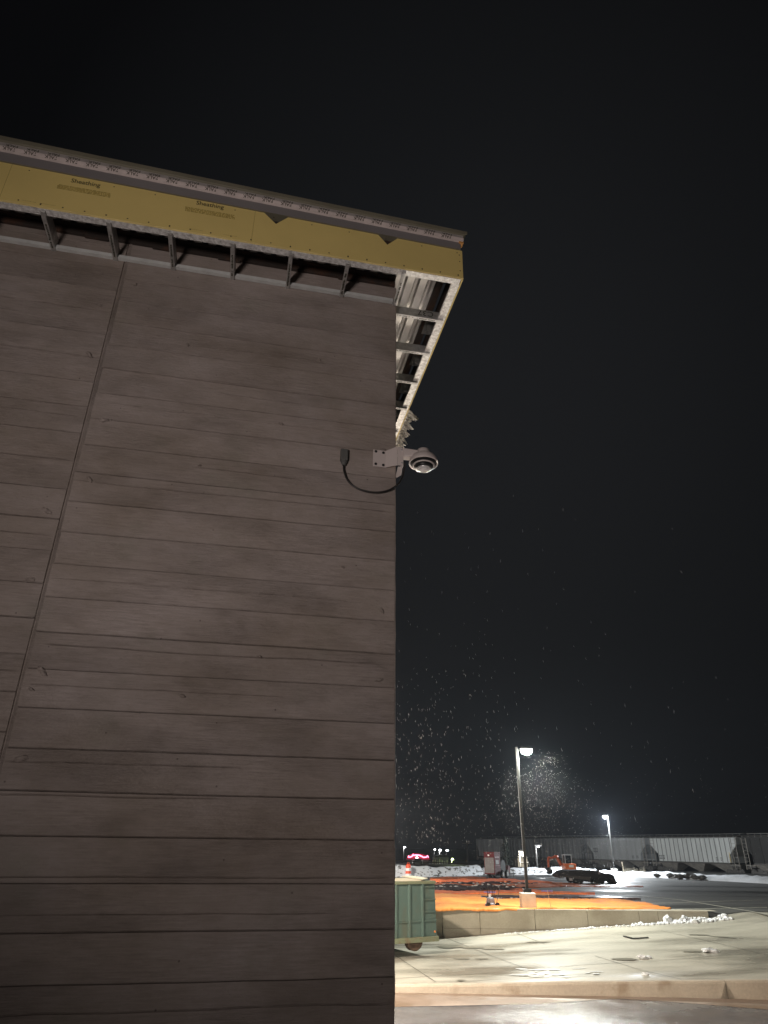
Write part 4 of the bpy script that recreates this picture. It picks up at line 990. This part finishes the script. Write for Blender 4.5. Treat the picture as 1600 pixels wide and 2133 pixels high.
Yt = 56.0; pt = onY(1215,1842,Yt); zT = lotz(Yt)
Tr = tag(empty('flatbed_trailer', (pt.x, Yt, zT), 0), 'dark flatbed trailer draped in black tarp, parked before the snow bank', 'trailer')
qq = lambda u_, v_, y_=0: Vector((onY(u_,v_,Yt).x-pt.x, y_, onY(u_,v_,Yt).z-zT))
top = [(1155,1822),(1166,1815),(1172,1812.5),(1205,1811.5),(1238,1813),(1250,1818),(1262,1820.5),(1270,1823),(1276,1840)]
bot = [(1276,1841),(1272.5,1839),(1263,1830.5),(1251,1828),(1238,1826),(1226,1827.5),(1221.5,1836.5),(1216,1832),(1200,1831),(1172,1826),(1160,1828)]
b = MB(); ol = [qq(*k) for k in top+bot]
b.prism(ol, (0,-1.0,0),(0,.9,0)); b.build('tarp', tarp_b, Tr)
b = MB(); bd = [qq(1158,1823.5),qq(1200,1824),(qq(1222,1826)),qq(1221,1834),qq(1216,1832),qq(1172,1826.2),qq(1160,1827)]
b.prism(bd, (0,-1.06,0),(0,-1.0,0)); b.build('side_board', mat('trailer_brown',(0.085,0.072,0.066),.7), Tr)
b = MB(); b.box((qq(1165,0+1826).x,-.9,.45),(qq(1262,1826).x,.85,.6)); b.build('deck_frame', black, Tr)
for u_ in (1193,1200.5,1237.5,1245):
    for y_ in (-.85,.75):
        k = MB(); k.lathe([(.08,-.11),(.25,-.12),(.30,-.08),(.30,.08),(.25,.12),(.08,.11)], Vector((qq(u_,1830).x,y_,.30)), 20, M=Matrix.Rotation(radians(90),3,'X')); k.build('wheel', blackmatte, Tr)
b = MB(); b.box((qq(1179.5,1830).x,-.95,.18),(qq(1187.5,1830).x,-.9,.58)); b.build('mudguard', mat('pale_plate',(0.55,0.50,0.50),.5), Tr)
b = MB(); b.bar(qq(1178,1827,-.9),qq(1179,1839,-.9),.05); b.build('jack_leg', black, Tr)
b = MB(); b.bar(qq(1262,1820,-1.03),qq(1276,1838,-1.03),.09); b.bar(qq(1256,1818.5,-1.03),qq(1268,1822,-1.03),.05); b.build('ramp', black, Tr)
b = MB(); b.box((qq(1238.5,1826).x,-1.04,.62),(qq(1243,1826).x,-1.02,.80)); b.build('number_plate', mat('dull_plate',(0.25,0.22,0.22),.5), Tr)

# ================================================================== FREIGHT TRAIN
tdir = ray(34,1775); tdir = Vector((tdir.x, tdir.y, 0)).normalized(); tang = math.atan2(-tdir.y, -tdir.x)   # local +x runs to the right
P0t = onz(1470,1822,.40)
def tpos(u_):
    d = ray(u_, 1790); k = d.x/d.y     # P0.x + s*dx = k (P0.y + s*dy)
    return (k*P0t.y - P0t.x)/(tdir.x - k*tdir.y)
# positions measured along the track from P0t, increasing to the left/far
def hopper_car(sL, sR, mt, label, ribs, chutes=3, cabletext=None, ends=True):
    Lc = sL - sR; c = P0t + tdir*((sL+sR)/2)
    o = tag(empty('hopper_car', (c.x, c.y, .40), tang), label, 'railway car', 'hopper cars standing on the track')
    h = Lc/2; z0_, z1_ = 1.35, 4.02; wd = 1.45
    b = MB()
    # side profile with slanted lower corners at the two ends
    ol = [Vector((-h,0,z1_)),Vector((-h,0,z1_-.75)),Vector((-h*.81,0,z0_+.75)),Vector((-h*.81,0,z0_)),Vector((h*.81,0,z0_)),Vector((h*.81,0,z0_+.75)),Vector((h,0,z1_-.75)),Vector((h,0,z1_))]
    b.prism(ol, (0,-wd,0),(0,wd,0)); b.build('body', mt, o)
    b = MB(); b.prism([Vector((0,-wd,z1_)),Vector((0,-wd*.55,z1_+.22)),Vector((0,wd*.55,z1_+.22)),Vector((0,wd,z1_))], (-h,0,0),(h,0,0)); b.build('roof', undersides, o)
    b = MB(); b.box((-h,-.35,z1_+.36),(h,.35,z1_+.40))
    for i in range(15):
        x_ = -h+.2+(2*h-.4)*i/14; b.bar((x_,-.33,z1_+.2),(x_,-.33,z1_+.38),.04); b.bar((x_,-wd+.02,z1_),(x_,-wd+.02,z1_+.13),.05)
    b.build('roof_walk', mat('walkway_steel',(0.14,0.14,0.135),.6) if 'walkway_steel' not in MATS else MATS['walkway_steel'], o)
    b = MB()
    if ribs:
        for i in range(ribs):
            x_ = -h*.81 + 1.68*h*i/(ribs-1); b.box((x_-.035,-wd-.07,z0_),(x_+.035,-wd-.001,z1_-.02))
        b.box((-h,-wd-.08,z1_-.09),(h,-wd-.002,z1_)); 
        b.build('rib', MATS['rib_grey'] if ribs > 14 else mt, o)
    b = MB(); b.box((-h*.81,-wd-.06,z0_-.10),(h*.81,-wd+.1,z0_+.03)); b.box((-h,-wd+.1,z0_-.42),(-h*.81,wd-.1,z0_-.25)); b.box((h*.81,-wd+.1,z0_-.42),(h,wd-.1,z0_-.25)); b.build('side_sill', undersides, o)
    for i in range(chutes):
        x_ = -h*.62 + 1.24*h*i/(chutes-1); k = MB(); t_ = h*.25
        k.add([Vector(v) for v in ((x_-t_,-wd+.05,z0_-.1),(x_+t_,-wd+.05,z0_-.1),(x_+t_,wd-.05,z0_-.1),(x_-t_,wd-.05,z0_-.1),(x_-.15,-.5,.35),(x_+.45,-.5,.35),(x_+.45,.5,.35),(x_-.15,.5,.35))], [(0,3,2,1),(4,5,6,7),(0,1,5,4),(1,2,6,5),(2,3,7,6),(3,0,4,7)])
        k.build('hopper_chute', hopchute, o)
    for s in (-1,1):
        b = MB()
        for x_ in (s*h*.99, s*h*.90): b.bar((x_,-wd-.02,.75),(x_,-wd-.02,z1_),.06)
        for i in range(9): z = .85+i*.36; b.bar((s*h*.99,-wd-.02,z),(s*h*.90,-wd-.02,z),.03)
        b.box((min(s*h*1.0,s*h*.80),-wd,z0_-.25),(max(s*h*1.0,s*h*.80),-wd+.3,z0_-.18)); b.build('end_ladder', hopchute if mt is not hopperdirty else undersides, o)
        b = MB(); b.box((s*h*.80-.9,-.95,.35),(s*h*.80+.9,.95,.55)); b.box((s*h*.8-.35,-.8,.5),(s*h*.8+.35,.8,.95)); bo = b.build('bogie', undersides, o)
        for dx in (-.8,.8):
            k = MB(); k.lathe([(.1,-.85),(.40,-.85),(.42,-.72),(.1,-.70),(.1,.70),(.42,.72),(.40,.85),(.1,.85)], (s*h*.8+dx,0,.42), 20, M=Matrix.Rotation(radians(90),3,'X')); k.build('wheel_pair', undersides, bo)
    return o, h, wd, z0_
def marks(o, x0_, x1_, z0_, z1_, wd, name='stencil'):
    b = MB(); rr = random.Random(int(abs(x0_)*100)+5); n_ = 4
    for r_ in range(2):
        z = z0_ + (z1_-z0_)*r_*.55; x_ = x0_
        while x_ < x1_: w = (x1_-x0_)/n_*.62; b.box((x_,-wd-.005,z),(x_+w,-wd-.001,z+(z1_-z0_)*.36)); x_ += (x1_-x0_)/n_
    b.build(name, mat('stencil_ink',(0.06,0.06,0.06),.8) if 'stencil_ink' not in MATS else MATS['stencil_ink'], o)
cD, h, wd, z0_ = hopper_car(tpos(1376), tpos(1558), hopper, 'clean white ribbed hopper car at the right of the train', 17)
marks(cD, -h*.80, -h*.66, z0_+.25, z0_+.75, wd); marks(cD, h*.52, h*.57, z0_+.22, z0_+.6, wd); marks(cD, h*.62, h*.67, z0_+.22, z0_+.6, wd)
b = MB(); b.box((-h*.815,-wd-.004,z0_+.05),(-h*.825,-wd-.001,z0_+.75)); b.box((h*.825,-wd-.004,z0_+.05),(h*.815,-wd-.001,z0_+1.1)); b.build('yellow_stripe', mat('stripe_yellow',(0.5,0.33,0.05),.6), cD)
cC, h, wd, z0_ = hopper_car(tpos(1243), tpos(1366), mat('hopper_grey',(0.235,0.24,0.24),.75,0,.22,1.0,stretch=(2.2,2.2,.2)), 'smooth grey white hopper car behind the distant pole light', 0)
marks(cC, -h*.78, -h*.62, z0_+.9, z0_+1.5, wd); marks(cC, h*.52, h*.58, z0_+.25, z0_+.6, wd); marks(cC, h*.66, h*.72, z0_+.25, z0_+.6, wd)
hopper_car(tpos(1138), tpos(1236), hopperdirty, 'grimy streaked hopper car behind the excavator', 13)
hopper_car(tpos(1066), tpos(1134), hopperdirty, 'dim grey hopper car behind the near lamp pole', 11)
hopper_car(tpos(1008), tpos(1062), mat('hopper_dim',(0.42,0.42,0.43),.8,0,.3,1,stretch=(2.5,2.5,.2)), 'pale far hopper car showing behind the dark fir tree', 0)
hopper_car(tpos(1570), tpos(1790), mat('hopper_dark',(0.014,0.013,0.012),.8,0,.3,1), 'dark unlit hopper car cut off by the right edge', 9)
b = MB(); A_, C_ = P0t + tdir*90, P0t - tdir*40
for s in (-.72,.72):
    nv = Vector((-tdir.y, tdir.x, 0))*s; b.bar(A_+nv+Vector((0,0,-.04)), C_+nv+Vector((0,0,-.04)), .08, .14)
tag(b.build('rail_track', rust, None), 'steel rails carrying the hopper cars', 'rails')

# ================================================================== FAR BACKGROUND
def fir_tree(u_, vb, vt, Y, label):
    pbm = onY(u_, vb, Y); h = onY(u_, vt, Y).z - pbm.z; o = tag(empty('fir_tree', pbm), label, 'tree')
    b = MB(); b.tube([(0,0,0),(0,0,h*.5),(0,0,h*.97)], [.14,.09,.02], 8); b.build('trunk', bark, o)
    b = MB(); rr = random.Random(5)
    for i in range(1500):
        t = rr.random()**.8; z = h*(.06+.92*t); R0 = h*.30*(1-t)**.85+.05; a = rr.uniform(0,6.283); r = R0*rr.uniform(.3,1.05)*(1+.3*sin(a*5+z*6))
        c = Vector((r*cos(a), r*sin(a), z - .25*r)); L = rr.uniform(.10,.26)*h/4; d = Vector((cos(a),sin(a),-.35)); s_ = Vector((-sin(a),cos(a),0))*L*.35
        b.add([c-s_, c+s_, c+d*L+Vector((0,0,rr.uniform(-.05,.05)))], [(0,1,2)])
    b.build('crown', fir, o)
fir_tree(1056,1815,1740,84,'dark pointed fir tree standing between the red heater and the train')
def far_lamp(u_, v_, vb, Y, r, gm, label, pole=True, en=0, col=(1,1,1)):
    c = onY(u_, v_, Y); zb_ = onY(u_, vb, Y).z; o = tag(empty('street_lamp', (c.x, Y, zb_)), label, 'lamp', 'distant street lamps')
    hh = c.z - zb_
    b = MB(); b.tube([(0,0,0),(0,0,hh)], .09, 8); b.build('pole', mat('far_pole',(0.12,0.12,0.12),.6) if 'far_pole' not in MATS else MATS['far_pole'], o)
    b = MB(); b.box((-.1,-.12,hh-.02),(.7,.12,hh+.14)); b.build('lamp_head', lampbody, o)
    b = MB(); ico(b, (.3,-.06,hh-.06), r, (1.3,1,.8), 2, 0, 0); b.build('lens', gm, o)
    if en: lamp('far_light','POINT',(0.3,-.6,hh-.5),en,col,o,.2)
far_lamp(841,1764,1799,250,.26,glowc,'faint white street lamp at the far left, above the traffic drum',en=500)
far_lamp(904,1769,1798,250,.22,glowc,'first of three close white lamps above the pale shed, on a lit pole')
far_lamp(915,1770.5,1798,250,.34,glowc,'largest and middle of three close white lamps above the pale shed',en=900)
far_lamp(929.5,1771,1798,250,.30,glowc,'rightmost of three close white lamps above the pale shed')
far_lamp(940.5,1789,1799,220,.30,glowg,'low yellow green lamp at the right end of the pale shed',en=900,col=(.8,1,.4))
far_lamp(1081.5,1775,1806,95,.17,glow,'bright lamp beside a small house left of the near lamp pole',en=700,col=(1,.92,.75))
far_lamp(1116,1762.5,1806,92,.10,glowc,'small white lamp on a thin pole right of the near lamp pole',en=150)
# neon lit restaurant
Yn = 230; g0 = onY(870,1800,Yn); NB = tag(empty('roadside_diner', (g0.x,Yn,g0.z)), 'far building outlined in glowing red neon along its roof edge', 'building')
nq = lambda u_, v_: onY(u_,v_,Yn) - Vector((g0.x,Yn,g0.z))
b = MB(); a_, c_ = nq(848,1790), nq(894,1790); b.box((a_.x,0,0),(c_.x,4,a_.z)); b.build('wall', mat('diner_wall',(0.08,0.08,0.085),.8), NB)
b = MB(); b.prism([nq(846,1791),nq(852,1782),nq(862,1777.5),nq(880,1779),nq(890,1783),nq(897,1791)], (0,0,0),(0,4,0)); b.build('roof', darkred, NB)
b = MB(); pl = [(850.5,1786),(851.5,1782),(850.5,1785.5),(855,1785.3),(859,1783),(861,1779),(861,1781.8),(865,1781),(873,1781.3),(878,1783.5),(882,1785.8),(888,1785.5),(890.5,1782.3),(892.5,1786.2)]
b.tube([nq(*k)+Vector((0,-.25,0)) for k in pl], .17, 6); b.build('neon_tube', neon, NB)
b = MB(); k = nq(868.5,1787); ico(b, (k.x,-.3,k.z), .28, (1,1,1), 2, 0, 0); b.build('porch_light', glow, NB)
b = MB(); 
for u_ in (861.5,877.5): k = nq(u_,1795.5); b.box((k.x-.45,-.1,k.z-.3),(k.x+.45,-.02,k.z+.35))
b.build('window', mat('lit_window',(0.5,0.5,0.5),.5,emit=(.8,.82,.8),estr=.35), NB)
Yv = 222; v0 = onY(870,1800.5,Yv)
V = tag(empty('pickup_truck', v0), 'pale pickup truck parked in front of the neon outlined building', 'truck')
b = MB(); b.box((-1.3,-2.4,.35),(1.3,2.4,.95)); b.build('body', mat('truck_paint',(0.45,0.45,0.42),.4), V, bevel=.1)
b = MB(); b.prism([Vector((0,-1.3,.95)),Vector((0,-.9,1.6)),Vector((0,.7,1.6)),Vector((0,1.0,.95))], (-.95,0,0),(.95,0,0)); b.build('cab', mat('truck_glass',(0.05,0.05,0.06),.2), V)
for x_ in (-1.1,1.1):
    for y_ in (-1.5,1.5):
        k = MB(); k.lathe([(.05,-.12),(.36,-.12),(.36,.12),(.05,.12)], (x_,y_,.36), 16, M=Matrix.Rotation(radians(90),3,'Y')); k.build('wheel', blackmatte, V)
# pale shed with dark roof and white bollards
Ys = 240; s0 = onY(920,1798,Ys); SH = tag(empty('shed', s0), 'low pale grey shed with a dark gable roof under three white lamps', 'shed')
sq_ = lambda u_, v_: onY(u_,v_,Ys) - s0
a_, c_ = sq_(903,1797), sq_(934.5,1785.5)
b = MB(); b.box((a_.x,0,0),(c_.x,4,c_.z)); b.build('wall', shedm, SH)
b = MB(); b.prism([sq_(901.5,1786),sq_(914,1780.5),sq_(930,1780.5),sq_(936,1786)], (0,-.5,0),(0,4.5,0)); b.build('roof', shedr, SH)
b = MB(); k = sq_(917,1790.5); b.box((k.x-.7,-.06,k.z-.4),(k.x+.7,-.005,k.z+.4)); b.build('window', black, SH)
for i, u_ in enumerate((902,907,911,916,921.5,926.5,931.5)):
    c = onY(u_, 1799.5, 232); b = MB(); hh = 1.1 if i % 3 != 2 else .7; b.lathe([(.2,0),(.2,hh*.8),(.12,hh),(0,hh+.05)], (0,0,0), 10); o = b.build('bollard', drumwh, None); o.location = c
    tag(o, ('leftmost','second from left','third from left','middle','third from right','second from right','rightmost')[i] + ' of seven stubby white posts before the pale shed', 'post', 'white posts before the pale shed')
c = onY(975,1802,150); hz = onY(975,1752,150).z; o = tag(empty('utility_pole', c), 'thin grey utility pole rising behind the middle of the snow bank', 'pole')
b = MB(); b.tube([(0,0,0),(0,0,hz-c.z)], [.16,.11], 8); b.build('shaft', mat('pole_wood',(0.22,0.21,0.2),.9), o)
b = MB(); b.bar((-1,0,hz-c.z-.4),(1,0,hz-c.z-.4),.1); b.build('crossarm', mat('arm_wood',(0.16,0.15,0.14),.9), o)
# small lit house by the bright lamp
Yh = 99; h0 = onY(1090,1806,Yh); HS = tag(empty('small_house', h0), 'small lamplit house with a porch behind the near lamp pole', 'house')
hq = lambda u_, v_: onY(u_,v_,Yh) - h0
a_, c_ = hq(1079,1797), hq(1098,1786); b = MB(); b.box((a_.x,0,0),(c_.x,2.6,c_.z)); b.build('wall', mat('house_wall',(0.30,0.27,0.22),.8), HS)
b = MB(); b.prism([hq(1077,1787),hq(1087,1780.5),hq(1093,1780.5),hq(1100,1787)], (0,-.3,0),(0,2.8,0)); b.build('roof', mat('house_roof',(0.10,0.10,0.095),.8), HS)
b = MB(); k = hq(1087.5,1781.5); ico(b, (k.x,-.4,k.z), .1, (1,1,1), 2, 0, 0); b.build('porch_lamp', glow, HS)
b = MB(); b.bar(hq(1081,1796)+Vector((0,-.6,0)), hq(1099,1796)+Vector((0,-.6,0)), .08); b.build('porch_rail', white, HS)

# ================================================================== FALLING SNOW
def snowfall():
    rr = random.Random(99); b = MB(); n_ = 0
    lampc = Vector((hx.x, 30.45, 6.6)); farc = Vector((fh.x, fb.y, 5.6))
    for _ in range(400000):
        if n_ >= 3300: break
        k = rr.random()
        if k < .40:      # crowded by the building corner, in place of lamplight picking flakes out
            pnt = Vector((rr.gauss(1.2,1.3), rr.uniform(8.5,24), rr.uniform(.8,9.2)))
            if pnt.x < .2 or rr.random() < (pnt.z-5)*.28 or (pnt-Vector((.05,11.7,3.8))).length < 3.8: continue
        elif k < .80:    # crowded round the near pole light the same way
            z_ = rr.uniform(1.2,6.7); R0 = .5+(6.9-z_)*.62
            pnt = lampc + Vector((rr.gauss(.5,R0*.62), rr.gauss(0,R0*.8), z_-6.6))
        elif k < .86:
            z_ = rr.uniform(1.2,5.7); R0 = .4+(5.7-z_)*.7
            pnt = farc + Vector((rr.gauss(.2,R0*.6), rr.gauss(0,R0*.6), z_-5.6))
        else: pnt = Vector((rr.uniform(0,30), rr.uniform(12,60), rr.uniform(1.2,8)))
        Y = pnt.y
        if (pnt-lampc).length < 1.0 or (pnt-farc).length < 1.3: continue
        if pnt.z < (3.1 if Y < 29 else lotz(Y)+.2): continue
        rel = pnt - CORNER
        if rel.dot(sx) < .15 and rel.dot(py) > -.1: continue
        n_ += 1; s = rr.uniform(.5,1.0); kk = 1.15 if Y < 25 else 1.0; w = (.00125 if Y < 25 else .0015)*s*(.7+Y/40); L = .018*s*kk*(.8+Y/45)*(1.7 if Y < 25 else .85)
        d = Vector((rr.uniform(-.3,.2), rr.uniform(-.3,.3), 1)).normalized()*L; a = d.cross(Vector((rr.random(),rr.random()+.1,.3))).normalized()*w; c = a.cross(d).normalized()*w
        b.add([pnt+d, pnt+a, pnt+c, pnt-a, pnt-c, pnt-d], [(0,1,2),(0,2,3),(0,3,4),(0,4,1),(5,2,1),(5,3,2),(5,4,3),(5,1,4)])
    o = b.build('falling_snow', mat('snowflake',(0.9,0.92,0.95),.8), None); tag(o, 'falling snowflakes in the air caught in the lamp light', 'snow', kind='stuff')
snowfall()

# ================================================================== NIGHT AIR full of fine snow
b = MB(); b.box((-70,-18,-3.6),(120,330,16.5))
hz_ = bpy.data.materials.new('night_haze'); hz_.use_nodes = True
n_, l_ = nd(hz_); n_.remove(n_['Principled BSDF']); pv = n_.new('ShaderNodeVolumePrincipled')
pv.inputs['Color'].default_value = (.74,.84,1,1); pv.inputs['Density'].default_value = .00022; pv.inputs['Anisotropy'].default_value = .35
l_.new(pv.outputs[0], n_['Material Output'].inputs['Volume'])
tag(b.build('haze', hz_, None), kind='stuff')
